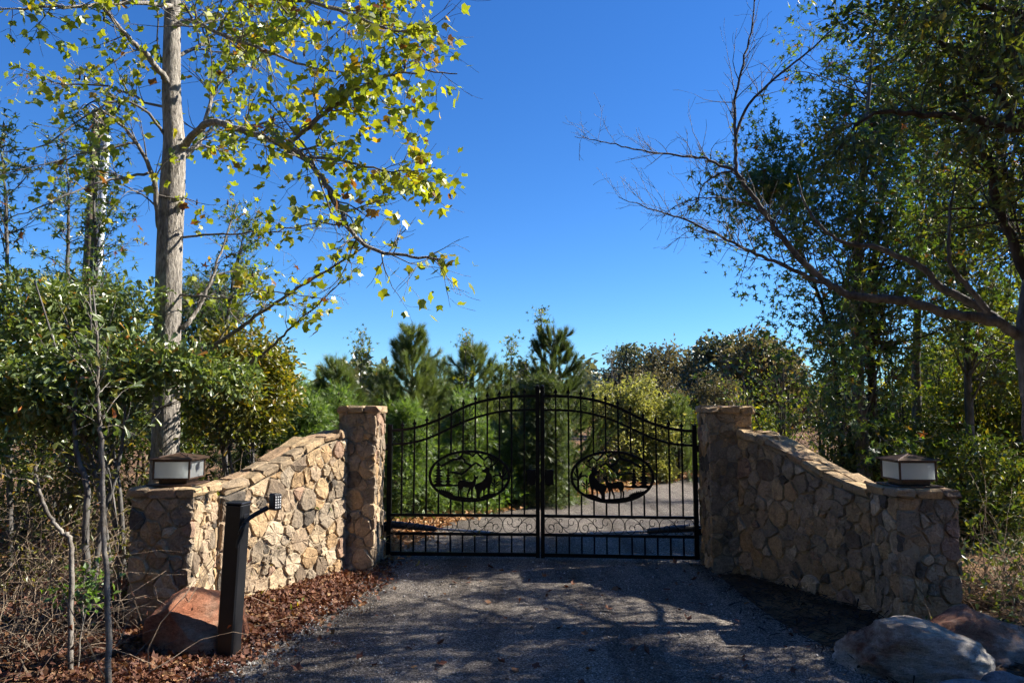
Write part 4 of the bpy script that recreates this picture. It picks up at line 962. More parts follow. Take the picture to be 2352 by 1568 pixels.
# ------------------------------------------------------------------ utility pole
def pole():
    b = gb(186, 12.0); t = thing('utility_pole', 'weathered wooden utility pole with pale conduit behind the poplar', 'pole', b)
    top = at(228, 255, 12.0)
    mb = MB(); P = np.array([b - (0, 0, 0.1), b * 0.6 + top * 0.4, top]); mb.tube(P, [0.125, 0.112, 0.10], 14); part('post', *mb.out(), M_POLE, t, smooth=True)
    k = np.array((0.165, -0.06, 0)); c0, c1 = b + k, at(246, 312, 11.94)
    mb = MB(); mb.tube([c0, c0 * 0.5 + c1 * 0.5, c1], 0.052, 12); part('conduit', *mb.out(), M_CONDUIT, t, smooth=True)
    mb = MB(); mb.tube([c0 + (-0.09, 0, 0), c0 * 0.5 + c1 * 0.5 + (-0.09, 0.0, 0), c1 + (-0.085, 0, -0.1)], 0.02, 8); part('cable', *mb.out(), M_CONDUIT, t, smooth=True)
    rng = np.random.default_rng(3)
    for i in range(5):
        q = top + rng.normal(0, 0.07, 3) - (0.02, 0.12, 0.25); mb = MB()
        P = smooth_curve(np.array([q, q + (-0.14, -0.05, 0.12), q + (-0.02, -0.1, 0.24), q + (0.13, -0.06, 0.1), c1 + (0, 0, 0.05)]) + rng.normal(0, 0.02, (5, 3)), 6)
        mb.tube(P, 0.010, 5); part('wire_loop', *mb.out(), M_CONDUIT if i % 2 else M_IRON, t, smooth=True)
    for z in (0.35, 0.6, 0.85):
        q = b * (1 - z) + top * z; mb = MB(); mb.tube(np.array([q + (0.13 * math.cos(a), 0.13 * math.sin(a), 0) for a in np.linspace(-2.6, 0.6, 9)]), 0.012, 5); part('strap', *mb.out(), M_CONDUIT, t)
pole()

# ------------------------------------------------------------------ left side: sweetgum saplings, evergreen oak, stems
def gum(label, trunk, dys, Y, r0, ell_lim, seed, n, L, mat=L_GUM, size=0.105, bark=M_BARK_MID, singles=0, sprouts=40, t0=0.2, per=1, step=0.06, group=None, levels=2, up=0.25, keep=1.0, name='sweetgum_tree', cat='tree', T=STAR, key='star'):
    tr = Tree(seed); tr.gap = ell_lim is not None; A = [at(u, v, Y + d) for (u, v), d in zip(trunk, dys)]
    base = gb(trunk[0][0], Y) ; base[:2] = A[0][:2]
    root = thing(name, label, cat, base, group)
    P, R = tr.limb([base - (0, 0, 0.08)] + A[1:], r0, 0.006, 9, 6, 0.004)
    tr.sprout(P, R, sprouts, L, t0, 1.0, up, 1.0, levels, True, 0.1, 4, 0.0025, 0.13, step)
    tr.build(root, bark, bark, 0.02)
    tr.leaves(root, T, size, mat, per, singles, key, 0.35, 0.05, keep, 0.5, ell_lim)
    return root
gum('slender sweetgum sapling with star leaves standing in front of the utility pole', [(238, 1400), (232, 1048), (224, 838), (220, 635), (217, 518), (214, 400), (205, 300)], [0] * 7, 8.6, 0.035, None, 201, 0, 0.62, L_GUM, 0.10, M_BARK_MID, 150, 46, 0.42, 1, 0.08, levels=1)
gum('thin sweetgum sapling left of the utility pole with sparse star leaves', [(150, 1100), (154, 800), (156, 600), (157, 450), (150, 330)], [0] * 5, 10.5, 0.045, None, 202, 0, 0.7, L_GUM, 0.11, M_BARK_MID, 0, 26, 0.4, 1, 0.11, levels=1)
gum('sweetgum sapling with green and yellow star leaves just right of the poplar trunk', [(520, 1200), (515, 850), (525, 720), (540, 620), (560, 540)], [0] * 5, 9.6, 0.04, None, 203, 0, 0.75, L_GUM, 0.10, M_BARK_MID, 60, 44, 0.35, 1, 0.09, levels=1)
gum('thin leaning sapling with few leaves at the left edge of the picture', [(30, 1200), (22, 850), (18, 600), (10, 430), (2, 330)], [0] * 5, 7.5, 0.03, None, 204, 0, 0.6, L_GUM, 0.10, M_BARK_MID, 0, 26, 0.3, 1, 0.12, levels=1)

clump_tree('evergreen_oak_shrub', 'dense glossy green oak shrub hanging in front of the poplar trunk', 'shrub', gb(300, 7.3), [E(40, 860, 7.0, 110, 120, 0.5, 1.0), E(170, 900, 6.9, 110, 95, 0.4, 1.0), E(290, 850, 6.9, 80, 75, 0.4, 0.7), E(400, 848, 7.0, 90, 42, 0.3, 0.45), E(520, 872, 7.2, 60, 40, 0.3, 0.2),
            E(50, 720, 7.4, 100, 90, 0.5, 0.6), E(190, 740, 7.5, 110, 80, 0.5, 0.6), E(300, 720, 7.6, 50, 70, 0.3, 0.25), E(60, 1010, 7.3, 90, 70, 0.5, 0.3), E(270, 950, 7.1, 60, 60, 0.3, 0.25)],
           16000, 330, 0.13, OAK, 0.08, L_OAKBUSH, M_BARK_MID, 301, 0.03, None, 0.05, 0.7, 300, 'oak', 3, 0.6)
clump_tree('autumn_oak_shrub', 'yellowing oak shrub behind the sunlit wall next to the poplar trunk', 'shrub', gb(560, 8.8), [E(560, 830, 8.7, 95, 80, 0.5, 1.0), E(520, 940, 8.6, 110, 70, 0.5, 0.9), E(610, 900, 8.8, 55, 90, 0.4, 0.5)],
           8500, 190, 0.15, OAK, 0.078, L_BUSHYEL, M_BARK_MID, 302, 0.025, None, 0.0, 0.7, 120, 'oaky', 3, 0.7)
clump_tree('dark_cedar', 'dark green cedar rising behind the oak shrub left of the utility pole', 'tree', gb(90, 11.5), [E(100, 730, 11.5, 110, 100, 0.7, 1.0), E(200, 690, 11.6, 90, 60, 0.5, 0.7), E(80, 900, 11.4, 140, 130, 0.7, 0.9)], 7000, 150, 0.2, SPRAY, 0.16, L_CEDARDK, M_BARK_DARK, 303, 0.07, None, 0.4, 0.5)
clump_tree('dark_cedar', 'dark cedar behind the poplar trunk above the oak shrub', 'tree', gb(470, 11.5), [E(470, 720, 11.5, 70, 80, 0.5, 1.0), E(440, 850, 11.4, 110, 110, 0.6, 0.9), E(480, 1010, 11.3, 110, 90, 0.6, 0.9)], 6500, 140, 0.2, SPRAY, 0.16, L_CEDARDK, M_BARK_DARK, 304, 0.06, None, 0.4, 0.5)

def bare_stem(name, label, pts, Y, r0, r1, seed, mat=M_BARK_SAP, nsp=10, L=0.35, leafmat=None, size=0.05, step=0.1, T=LANCE, t0=0.3, n=9):
    tr = Tree(seed); A = [at(u, v, Y + (d[0] if d else 0)) for u, v, *d in pts]; base = A[0].copy(); base[2] = float(gheight(base[None, :2])[0]) - 0.03
    root = thing(name, label, 'sapling', base); P, R = tr.limb([base] + A[1:], r0, r1, n, 6, 0.004)
    tr.sprout(P, R, nsp, L, t0, 1.0, 0.15, 1.1, 1, leafmat is not None, 0.1, 3, 0.0018, 0.18, step)
    tr.build(root, mat, mat, 0.012)
    if leafmat and tr.sites: tr.leaves(root, T, size, leafmat, 1, 0, None, 0.3, 0.02)
bare_stem('sapling', 'straight mottled grey sapling nearest the camera at lower left', [(253, 1570), (246, 1364), (240, 1243), (234, 1048), (229, 960), (224, 860), (222, 760)], 4.55, 0.019, 0.007, 401, M_BARK_SAP, 16, 0.4, L_OAKBUSH, 0.075, 0.09, OAK, 0.55)
bare_stem('sapling', 'crooked pale sapling with a kinked broken top at lower left', [(166, 1490), (163, 1330), (161, 1240), (140, 1221), (107, 1174), (86, 1105), (80, 1065)], 4.8, 0.018, 0.009, 402, M_BARK_SAP, 5, 0.25, L_BUSHYEL, 0.06, 0.1, LANCE, 0.8)
bare_stem('sapling', 'low green leafed seedling at the foot of the crooked sapling', [(180, 1470), (190, 1400), (178, 1350)], 4.9, 0.006, 0.003, 403, M_BARK_SAP, 14, 0.28, L_GREEN, 0.05, 0.045, ROUND, 0.2)
bare_stem('forked_stem', 'shaggy forked vine clad stem below the utility pole', [(205, 1330), (196, 1230), (200, 1120), (178, 1050), (170, 960), (176, 860)], 6.6, 0.035, 0.012, 404, M_BARK_MID, 10, 0.4, L_BUSHYEL, 0.07, 0.12, LANCE, 0.4)
bare_stem('forked_stem', 'shaggy dark stem leaning right between pole and sunlit pillar', [(215, 1330), (232, 1200), (262, 1110), (280, 1020), (288, 930)], 6.7, 0.03, 0.010, 405, M_BARK_MID, 10, 0.4, L_BUSHYEL, 0.07, 0.12, LANCE, 0.3)

def brush(label, cx, cy, rx, ry, h, n, seed, mat=M_TWIG, leaf=None, size=0.05, nl=0, r=0.0035):
    """a tangle of dry arching stems"""
    rng = np.random.default_rng(seed); base = np.array((cx, cy, float(gheight(np.array([[cx, cy]]))[0])))
    root = thing('brush_tangle', label, 'brush', base, 'dry brush on the wood floor'); mb = MB(); S = []
    for _ in range(n):
        p = base + np.array((rng.normal(0, rx * 0.5), rng.normal(0, ry * 0.5), -0.02)); d = nrm(np.array((rng.normal(0, 0.8), rng.normal(0, 0.6), rng.uniform(0.2, 1.1)))); L = h * rng.uniform(0.6, 1.7); k = 7; P = [p]
        for i in range(k):
            d = nrm(d + rng.normal(0, 0.22, 3) - np.array((0, 0, 0.14 * i / k * 2))); q = P[-1] + d * L / k; q[2] = max(q[2], 0.03); P.append(q)
        P = np.array(P); mb.add(*tube(P, np.linspace(r * rng.uniform(0.6, 1.6), 0.0012, k + 1), 3, False)); S.append(P[rng.integers(2, k + 1, 3)])
    part('stems', *mb.out(), mat, root, kind='stuff')
    if leaf:
        S = np.concatenate(S); P = S[rng.integers(0, len(S), nl)] + rng.normal(0, 0.05, (nl, 3)); P[:, 2] = np.maximum(P[:, 2], 0.03)
        a, nz = rnd_axes(rng, nl, None, 0, 0.1, 1, 0.7); foliage(root, LANCE, P, a, nz, size * rng.uniform(0.6, 1.4, nl), leaf, rng, 0, 'leaves')
brush('grey brown tangle of dry stems at the lower left edge', -3.7, 5.4, 1.3, 0.9, 0.75, 420, 501, M_TWIG, L_DEAD, 0.05, 500)
brush('dry brush behind the crooked sapling left of the sunlit pillar', -4.3, 7.0, 1.6, 0.8, 0.95, 420, 502, M_TWIG, L_BUSHYEL, 0.055, 1500)
brush('tall dead stems in the gap between pole and sunlit pillar', -4.1, 8.6, 1.6, 0.8, 1.5, 320, 503, M_TWIG, L_BUSHYEL, 0.06, 2200)
brush('brown weeds at far left below the oak shrub', -5.6, 7.6, 1.5, 1.0, 1.2, 320, 504, M_TWIG, L_FARBROWN, 0.06, 2200)
brush('bare tangle on dark floor beside the short shaded pillar', 4.6, 6.6, 0.9, 0.9, 0.8, 260, 505, M_TWIG, L_DARKOAK, 0.06, 1300)
brush('twiggy weeds behind the red brown boulder', 4.3, 5.5, 0.8, 0.6, 0.55, 160, 506, M_TWIG, L_DARKOAK, 0.05, 500)
for k, (u, Y, w, h, lab) in enumerate(((60, 9.6, 190, 170, 'olive thicket bush at the left edge behind the weeds'), (330, 9.8, 150, 150, 'dark thicket bush behind the gap between pole and sunlit pillar'))):
    clump_tree('thicket_bush', lab, 'bush', gb(u, Y), [E(u, 1060, Y, w, h, 0.7)], 5500, 110, 0.2, LANCE, 0.085, L_DARKOAK if k else L_BUSHYEL, M_BARK_DARK, 510 + k, 0.025, None, 0.2, 0.7, 0, None, 4)

# ------------------------------------------------------------------ trees beyond the gate
def pine(label, u, vtop, Y, half, seed, n=26000, mat=L_PINE, nl=0.165, name='young_pine', plume=0.72, whorl=0.20, group='young pines beyond the gate', steep=1.0):
    rng = np.random.default_rng(seed); base = gb(u, Y); top = at(u, vtop, Y); H = top[2] - base[2]; W = half * Y / FPX
    root = thing(name, label, 'pine tree', base, group); mb = MB(); S = []; D = []; Wt = []
    mb.add(*tube(smooth_curve(np.array([base - (0, 0, 0.05), base + (0.02, 0, H * 0.5), top - (0, 0, 0.1)]), 5), np.linspace(0.02 + H * 0.011, 0.006, 11), 7))
    z = 0.10 * H
    def shoot(p, d, L, r, k=7):
        P = [p]
        for i in range(k): d = nrm(d + np.array((0, 0, (0.05 + 0.36 * (i / k) ** 2) * steep)) + rng.normal(0, 0.05, 3)); P.append(P[-1] + d * L / k)
        P = np.array(P); mb.add(*tube(P, np.linspace(r, 0.004, k + 1), 4, False))
        for q in np.linspace(0.3, 1, 10) * k: i = min(k - 1, int(q)); S.append(P[i] + (P[i + 1] - P[i]) * (q - i)); D.append(nrm(P[i + 1] - P[i])); Wt.append(L * (0.5 + q / k) * (1 + 2.0 * max(0, p[2] - base[2]) / H))
        return P
    while z < H * 0.92:
        f = z / H; R = W * (1 - f) ** 0.7 * 1.2 + 0.07
        for a in np.arange(rng.integers(5, 8)) * 1.05 + rng.uniform(0, 6):
            d = nrm(np.array((math.cos(a), math.sin(a), 0.12 + 0.55 * f))); L = min(R * rng.uniform(0.6, 1.3), (H - z) * 0.9); P = shoot(base + (0, 0, z), d, L, 0.010)
            for _ in range(3 if R > 0.3 else 1): shoot(P[rng.integers(2, 6)], nrm(d + rng.normal(0, 0.55, 3) + (0, 0, 0.25)), L * rng.uniform(0.35, 0.6), 0.006)
        z += whorl * rng.uniform(0.7, 1.25)
    for q in np.linspace(0.80, 0.985, 12): S.append(base + (top - base) * q); D.append(np.array((0, 0, 1.0))); Wt.append(0.30)
    part('trunk', *mb.out(), M_BARK_DARK, root, smooth=True)
    S = np.array(S); D = np.array(D); Wt = np.array(Wt); i = rng.choice(len(S), n, p=Wt / Wt.sum())
    a = nrm(D[i] * plume * 2 + rng.normal(0, 0.62, (n, 3))); nz = nrm(rng.normal(0, 1, (n, 3)))
    hgt = (S[i, 2] - base[2]) / H
    foliage(root, NEEDLE, S[i] + rng.normal(0, 0.012, (n, 3)), a, nz, nl * (1.05 - 0.22 * hgt) * rng.uniform(0.6, 1.15, n), mat, rng, 0, 'needles')
pine('bushy young pine, tallest of those left of the gate arch', 945, 738, 13.6, 108, 601, 90000)
pine('slim young pine second from the dark centre cedar', 1085, 768, 15.0, 90, 602, 60000)
pine('young pine with two plumes above the tall sunlit pillar', 772, 812, 12.6, 84, 603, 56000)
pine('small young pine leaning beside the twin plumed pine', 812, 868, 12.9, 62, 604, 26000)
pine('small soft pine beyond the gate next to the shaded pillar', 1556, 905, 17.5, 52, 605, 20000)
pine('olive pine crown low behind the sunlit wall', 600, 905, 10.6, 80, 606, 34000)
pine('young pine behind the slim pine right of centre', 1010, 815, 16.5, 80, 607, 40000)
def cedar(label, u, vtop, Y, half, seed, n=9000, mat=L_CEDAR, size=0.13, name='cedar_shrub', group='cedars beyond the gate', low=0.05, up=0.5, cat='cedar'):
    base = gb(u, Y); H = at(u, vtop, Y)[2] - base[2]; W = half * Y / FPX; rng = np.random.default_rng(seed); ells = []
    for k in range(7):
        f = low + (0.94 - low) * k / 6; r = W * (1 - f) ** 0.6 * 1.0 + 0.05; ells.append((base + np.array((rng.normal(0, 0.05), rng.normal(0, 0.05), f * H)), (r, r, H * 0.10), 0.15 + r))
    return clump_tree(name, label, cat, base, ells, n, int(90 + n / 90), 0.14, SPRAY, size, mat, M_BARK_DARK, seed, 0.02 + H * 0.01, group, up, 0.5, 0, None, 1, 0.8)
pine('full young pine filling the gap left of the dark cedar', 1150, 832, 15.5, 80, 608, 44000)
pine('young pine behind the tall sunlit pillar', 875, 822, 15.0, 80, 609, 44000)
pine('low young pine at far left of the row above the sunlit wall', 700, 865, 13.0, 70, 610, 28000)
cedar('large dark cedar behind the meeting posts of the gate', 1240, 880, 13.2, 95, 611, 15000, L_CEDARDK, 0.15)
pine('feathery plumed evergreen topping the dark cedar at centre', 1272, 735, 14.0, 100, 612, 80000, L_CEDARDK, 0.17, 'plumed_evergreen', 1.1, 0.24, None, 1.1)
cedar('bright green cedar filling the gate beside the sunlit pillar', 935, 925, 11.6, 85, 613, 11000)
cedar('green cedar behind the left deer medallion', 1060, 915, 12.4, 85, 614, 11000)
cedar('small cedar at the drive edge left of the meeting posts', 1145, 985, 13.0, 60, 615, 7000)
cedar('green cedar low behind the sunlit wall near the tall pillar', 705, 890, 10.2, 75, 616, 10000)
cedar('green cedar right behind the tall sunlit pillar', 790, 900, 11.2, 70, 617, 9000)
def sapl(label, u, vtop, Y, seed, sp=26, L=0.42, mat=L_UNDER, size=0.085, t0=0.35):
    gum(label, [(u, 1150), (u + 2, (1150 + vtop) / 2), (u + 4, vtop)], [0] * 3, Y, 0.022, None, seed, 0, L, mat, size, M_BARK_MID, 0, sp, t0, 1, 0.06, 'thin saplings beyond the gate', 1, 0.5, name='sweetgum_sapling', cat='sapling')
sapl('thin star leaved sapling right of the twin plumed pine', 825, 785, 13.4, 621)
sapl('thin star leaved sapling left of the bushy young pine', 880, 850, 13.8, 626)
sapl('star leaved sapling beside the slim young pine', 1066, 772, 14.6, 622, 30)
sapl('sapling with pale leaves left of the dark centre cedar', 1170, 795, 14.2, 623, 30)
sapl('tallest star leaved sapling above the dark centre cedar', 1240, 735, 13.8, 624, 34)
sapl('sapling with pale leaves close left of the dark cedar', 1205, 830, 13.9, 625, 26)
for k, (u, v, Y, lab) in enumerate(((1155, 1120, 12.6, 'bright green leafy weed at the drive edge behind the gate centre'), (1010, 1130, 11.9, 'low green weed under the cedars behind the gate'), (1330, 1105, 14.6, 'low green weed below the pale groundsel bush'))):
    clump_tree('leafy_weed', lab, 'weed', gb(u, Y), [E(u, v, Y, 34, 34, 0.2)], 420, 26, 0.1, LANCE, 0.10, L_GREEN, M_BARK_MID, 630 + k, 0.008, None, 0.4, 0.8, 0, None, 3)
clump_tree('groundsel_bush', 'rounded pale yellow green bush beyond the gate, left of the shaded pillar', 'bush', gb(1440, 17.5), [E(1400, 945, 17.4, 62, 55, 0.6), E(1465, 925, 17.6, 62, 58, 0.6), E(1500, 985, 17.4, 50, 60, 0.5), E(1420, 1030, 17.2, 80, 60, 0.6), E(1460, 1090, 17.2, 90, 40, 0.6)],
           17000, 190, 0.2, ROUND, 0.075, L_BACC, M_BARK_MID, 641, 0.05, None, 0.3, 0.8, 0, None, 3)
for k, (u, v, Y, ru, rv, mat, lab) in enumerate(((1360, 1040, 16.5, 55, 80, L_UNDER, 'yellow green bush between dark cedar and pale groundsel'), (1560, 1010, 19.5, 60, 90, L_UNDER, 'leafy bush beyond the drive bend next to the shaded pillar'), (1640, 960, 20.0, 70, 100, L_FARBROWN, 'brownish bush above the tall shaded pillar'), (1720, 930, 18.0, 70, 110, L_UNDER, 'yellow olive bush right of the tall shaded pillar top'), (1500, 930, 24.0, 80, 90, L_FARBROWN, 'brown grey thicket behind the pale groundsel bush'))):
    clump_tree('roadside_bush', lab, 'bush', gb(u, Y), [E(u, v, Y, ru, rv, 0.7), E(u + 10, v + rv * 0.8, Y - 0.2, ru * 1.1, rv * 0.6, 0.6)], 9500, 130, 0.24, LANCE, 0.10, mat, M_BARK_DARK, 650 + k, 0.03, None, 0.2, 0.8, 0, None, 4, gap=True)
for k, (u, v, Y, ru, rv, mat, n, lab) in enumerate(((1455, 845, 44, 55, 55, L_FAROAK, 9000, 'dark rounded oak on the skyline, leftmost of the far trees'), (1545, 860, 40, 62, 60, L_FARBROWN, 9000, 'grey brown oak on the skyline right of the dark rounded oak'), (1660, 845, 34, 75, 75, L_FAROAK, 12000, 'broad grey green oak on the skyline above the shaded pillar'), (1745, 850, 30, 80, 85, L_FARBROWN, 12000, 'grey brown tree behind the right hand wood edge'))):
    clump_tree('oak_tree', lab, 'tree', gb(u, Y), [E(u, v, Y, ru, rv, 1.6), E(u - 15, v + rv * 0.9, Y - 0.5, ru * 1.2, rv * 0.9, 1.6), E(u + ru * 0.5, v + rv * 0.35, Y, ru * 0.6, rv * 0.6, 1.2)], n, 150, 0.42, ROUND, 0.20, mat, M_BARK_DARK, 660 + k, 0.16, 'far oaks on the skyline', 0.1, 0.8)
gum('small bare grey tree on the skyline left of the dark rounded oak', [(1408, 950), (1406, 880), (1405, 822)], [0] * 3, 42, 0.06, None, 671, 0, 1.1, L_FARBROWN, 0.10, M_BARK_LIMB, 0, 40, 0.3, 1, 0.25, None, 1, 0.4, 0.5, 'bare_tree')

# wood on the skyline that reads as one mass
rng = np.random.default_rng(77); n = 60000
th = rng.uniform(-1.15, 1.15, n); rr = rng.uniform(55, 95, n); X = np.sin(th) * rr; Yv = np.cos(th) * rr
Hh = 3.6 + 1.3 * np.sin(th * 23) + 0.9 * np.sin(th * 61 + 1) + 0.7 * np.sin(th * 140) + rng.normal(0, 0.2, n)
Hh = Hh * np.where(np.abs(th) > 0.5, 1.8, 0.95)
P = np.stack([X, Yv, Hh * rng.uniform(0, 1, n) ** 0.6], 1); a, nz = rnd_axes(rng, n, None, 0, 0.2, 1, 0.7)
n2 = 26000; th2 = rng.uniform(2.0, 5.35, n2); r2 = rng.uniform(9, 17, n2)      # unseen woods added behind the viewer and to the left to cut skylight
H2 = 10.5 + 1.5 * np.sin(th2 * 9) + 1.2 * np.sin(th2 * 23 + 2); P2 = np.stack([np.sin(th2) * r2, np.cos(th2) * r2, H2 * rng.uniform(0, 1, n2) ** 0.75], 1); a2, nz2 = rnd_axes(rng, n2, None, 0, 0.2, 1, 0.7)
ok2 = (P2[:, 1] < 3.0 + 0.12 * np.abs(P2[:, 0])) & (np.abs(P2[:, 0]) + np.maximum(0, -P2[:, 1]) * 0.0 > 0.0)
P2, a2, nz2 = P2[ok2], a2[ok2], nz2[ok2]
mb = MB(); mb.add(*scatter(ROUND[1], P2, a2, nz2, rng.uniform(0.3, 0.7, len(P2)))); mb.add(*scatter(ROUND[0], P, a, nz, rng.uniform(0.4, 0.9, n)))
o = part('woods_and_sky_screen', *mb.out(), L_FAROAK); o['kind'] = 'stuff'; o['label'] = 'far green wood along the skyline, with unseen woods added behind the viewer'; o['category'] = 'wood'

# ------------------------------------------------------------------ right side
gum('larger sweetgum trunk of a close pair behind the shaded wall, leafy to the top', [(1995, 1200), (1985, 1060), (1972, 900), (1970, 700), (1976, 500), (1985, 330), (2000, 160), (2010, 30)], [0] * 8, 9.9, 0.115, sun_gap, 701, 0, 1.6, L_GUM, 0.105, M_BARK_MID, 300, 125, 0.18, 1, 0.068, None, 2, 0.15)
gum('thinner sweetgum stem of the close pair behind the shaded wall', [(2025, 1200), (2008, 1000), (2002, 800), (2006, 600), (2040, 400), (2060, 260)], [0.1, 0.1, 0.1, 0.1, 0.3, 0.4], 9.9, 0.08, sun_gap, 702, 0, 1.5, L_GUM, 0.105, M_BARK_DARK, 100, 80, 0.25, 1, 0.07, None, 2, 0.15)
gum('slim sweetgum right of the close pair, crown reaching the top of the picture', [(2110, 1200), (2105, 900), (2110, 650), (2120, 400), (2130, 200), (2135, 60)], [0] * 6, 11.2, 0.08, sun_gap, 705, 0, 1.6, L_GUM, 0.105, M_BARK_MID, 60, 95, 0.3, 1, 0.055, None, 2, 0.15)
gum('thin dark sapling leaning left between the tall shaded pillar and the sweetgums', [(1938, 1200), (1932, 1010), (1918, 850), (1895, 720), (1850, 600), (1810, 500), (1790, 420)], [0] * 7, 10.3, 0.045, sun_gap, 703, 0, 1.55, L_GUM, 0.105, M_BARK_DARK, 120, 95, 0.28, 1, 0.066, None, 2, 0.15)
gum('leafy sweetgum farther right with yellow green crown', [(2230, 1200), (2225, 900), (2215, 650), (2205, 450), (2190, 300)], [0] * 5, 10.6, 0.07, sun_gap, 704, 0, 1.6, L_UNDER, 0.105, M_BARK_MID, 120, 100, 0.2, 1, 0.05, None, 2, 0.15)

def arching():
    """old tree at the right edge: a bare arching limb reaches over the wall"""
    Y = 6.6; tr = Tree(711); base = gb(2390, Y); root = thing('arching_tree', 'grey tree at the right edge with long bare limbs arching over the shaded wall', 'tree', base)
    A = lambda u, v, d=0.0: at(u, v, Y + d)
    P, R = tr.limb([base - (0, 0, 0.1), A(2382, 1100), A(2366, 900), A(2352, 775), A(2366, 640, 0.1), A(2400, 480, 0.2), A(2430, 300, 0.3), A(2450, 60, 0.4), A(2440, -200, 0.5)], 0.092, 0.03, 12, 6, 0.006)
    up = P[len(P) // 2:], R[len(P) // 2:]
    L1, r1 = tr.limb([A(2345, 775), A(2292, 741), A(2223, 727), A(2155, 714), A(2087, 692), A(2018, 688), A(1950, 676), A(1916, 662), A(1881, 635), A(1830, 587), A(1789, 536), A(1760, 495), A(1721, 441), A(1690, 393)], 0.05, 0.019, 10, 5, 0.008)
    L2, r2 = tr.limb([A(1690, 393), A(1690, 325), A(1688, 232), A(1707, 147), A(1728, 55), A(1735, -30)], 0.018, 0.005, 7, 5, 0.005)
    L3, r3 = tr.limb([A(1690, 310), A(1721, 239), A(1793, 171), A(1868, 109), A(1926, 55), A(1990, 10)], 0.015, 0.004, 7, 5, 0.005)
    L4, r4 = tr.limb([A(1690, 393), A(1642, 373), A(1600, 362), A(1520, 352), A(1440, 340), A(1380, 325), A(1320, 314)], 0.014, 0.0025, 6, 5, 0.006)
    L5, r5 = tr.limb([A(1900, 652), A(1847, 632), A(1779, 601), A(1710, 570), A(1642, 536), A(1560, 500), A(1490, 478), A(1420, 452)], 0.022, 0.0028, 7, 5, 0.006)
    L6, r6 = tr.limb([A(2300, 742, 0.1), A(2240, 700, 0.15), A(2155, 656, 0.2), A(2121, 618, 0.2), A(2018, 570, 0.3), A(1950, 560, 0.3), A(1900, 535, 0.3), A(1850, 470, 0.3), A(1830, 400, 0.3)], 0.045, 0.006, 8, 5, 0.005)
    L7, r7 = tr.limb([A(2270, 715, -0.1), A(2225, 660, -0.1), A(2189, 615, -0.1), A(2179, 553, -0.1), A(2185, 470, 0), A(2200, 380, 0)], 0.03, 0.006, 7, 5, 0.005)
    L8, r8 = tr.limb([A(1688, 390), A(1640, 405), A(1614, 429), A(1598, 464), A(1570, 500)], 0.010, 0.0025, 6, 5, 0.006)
    L9, r9 = tr.limb([A(1760, 495), A(1719, 470), A(1670, 457), A(1614, 455), A(1560, 470), A(1520, 500)], 0.010, 0.0025, 6, 5, 0.006)
    for Lx, rx_, n, ln in ((L8, r8, 14, 0.4), (L9, r9, 18, 0.4), (L2, r2, 22, 0.48), (L3, r3, 25, 0.48), (L4, r4, 26, 0.42), (L5, r5, 34, 0.5), (L1[-25:], r1[-25:], 14, 0.45)):
        tr.sprout(Lx, rx_, n, ln, 0.2, 1.0, 0.25, 0.85, 1, False, 0.0, 3, 0.002, 0.17)
    tr.build(root, M_BARK_MID, M_BARK_MID, 0.012)
    # leafy crown higher up, mostly above the frame
    t2 = Tree(712); t2.gap = True
    limbs = [([A(2360, 640, 0.1), A(2300, 480, 0.2), A(2240, 300, 0.0), A(2180, 120, -0.2), A(2120, -40, -0.3)], 0.05), ([A(2400, 480, 0.2), A(2500, 330, -0.5), A(2620, 180, -1.0), A(2750, 60, -1.4)], 0.05),
             ([A(2430, 300, 0.3), A(2330, 130, 0.8), A(2240, -60, 1.2), A(2150, -180, 1.6)], 0.045), ([A(2450, 60, 0.4), A(2350, -120, -0.3), A(2200, -300, -0.7), A(2060, -380, -1.0)], 0.045), ([A(2440, 100, 0.5), A(2600, -80, 0.8), A(2800, -200, 1.2)], 0.045)]
    for pts, r0 in limbs:
        Pl, Rl = t2.limb(pts, r0, 0.01, 7, 5, 0.01); t2.sprout(Pl, Rl, 34, 1.25, 0.15, 1.0, 0.1, 1.0, 2, True, 0.3, 4, 0.0025, 0.14, 0.1)
    for pts in ([A(2400, 480, 0.2), A(2340, 420, 0.8), A(2270, 380, 1.4), A(2180, 330, 2.0)], [A(2420, 380, 0.2), A(2360, 250, 1.0), A(2290, 180, 1.7), A(2200, 120, 2.4)], [A(2380, 560, 0.2), A(2330, 540, 1.0), A(2280, 520, 1.6)]):
        Pl, Rl = t2.limb(pts, 0.04, 0.01, 7, 5, 0.01); t2.sprout(Pl, Rl, 30, 1.1, 0.2, 1.0, 0.1, 1.0, 2, True, 0.3, 4, 0.0025, 0.14, 0.085)
    t2.sprout(*up, 24, 1.3, 0.2, 1.0, 0.1, 1.0, 2, True, 0.3, 4, 0.0025, 0.14, 0.1)
    a = t2.mesh(); part('leafy_limbs', *a, M_BARK_DARK, root, smooth=True)
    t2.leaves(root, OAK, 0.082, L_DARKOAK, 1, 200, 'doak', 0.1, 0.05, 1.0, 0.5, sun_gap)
arching()
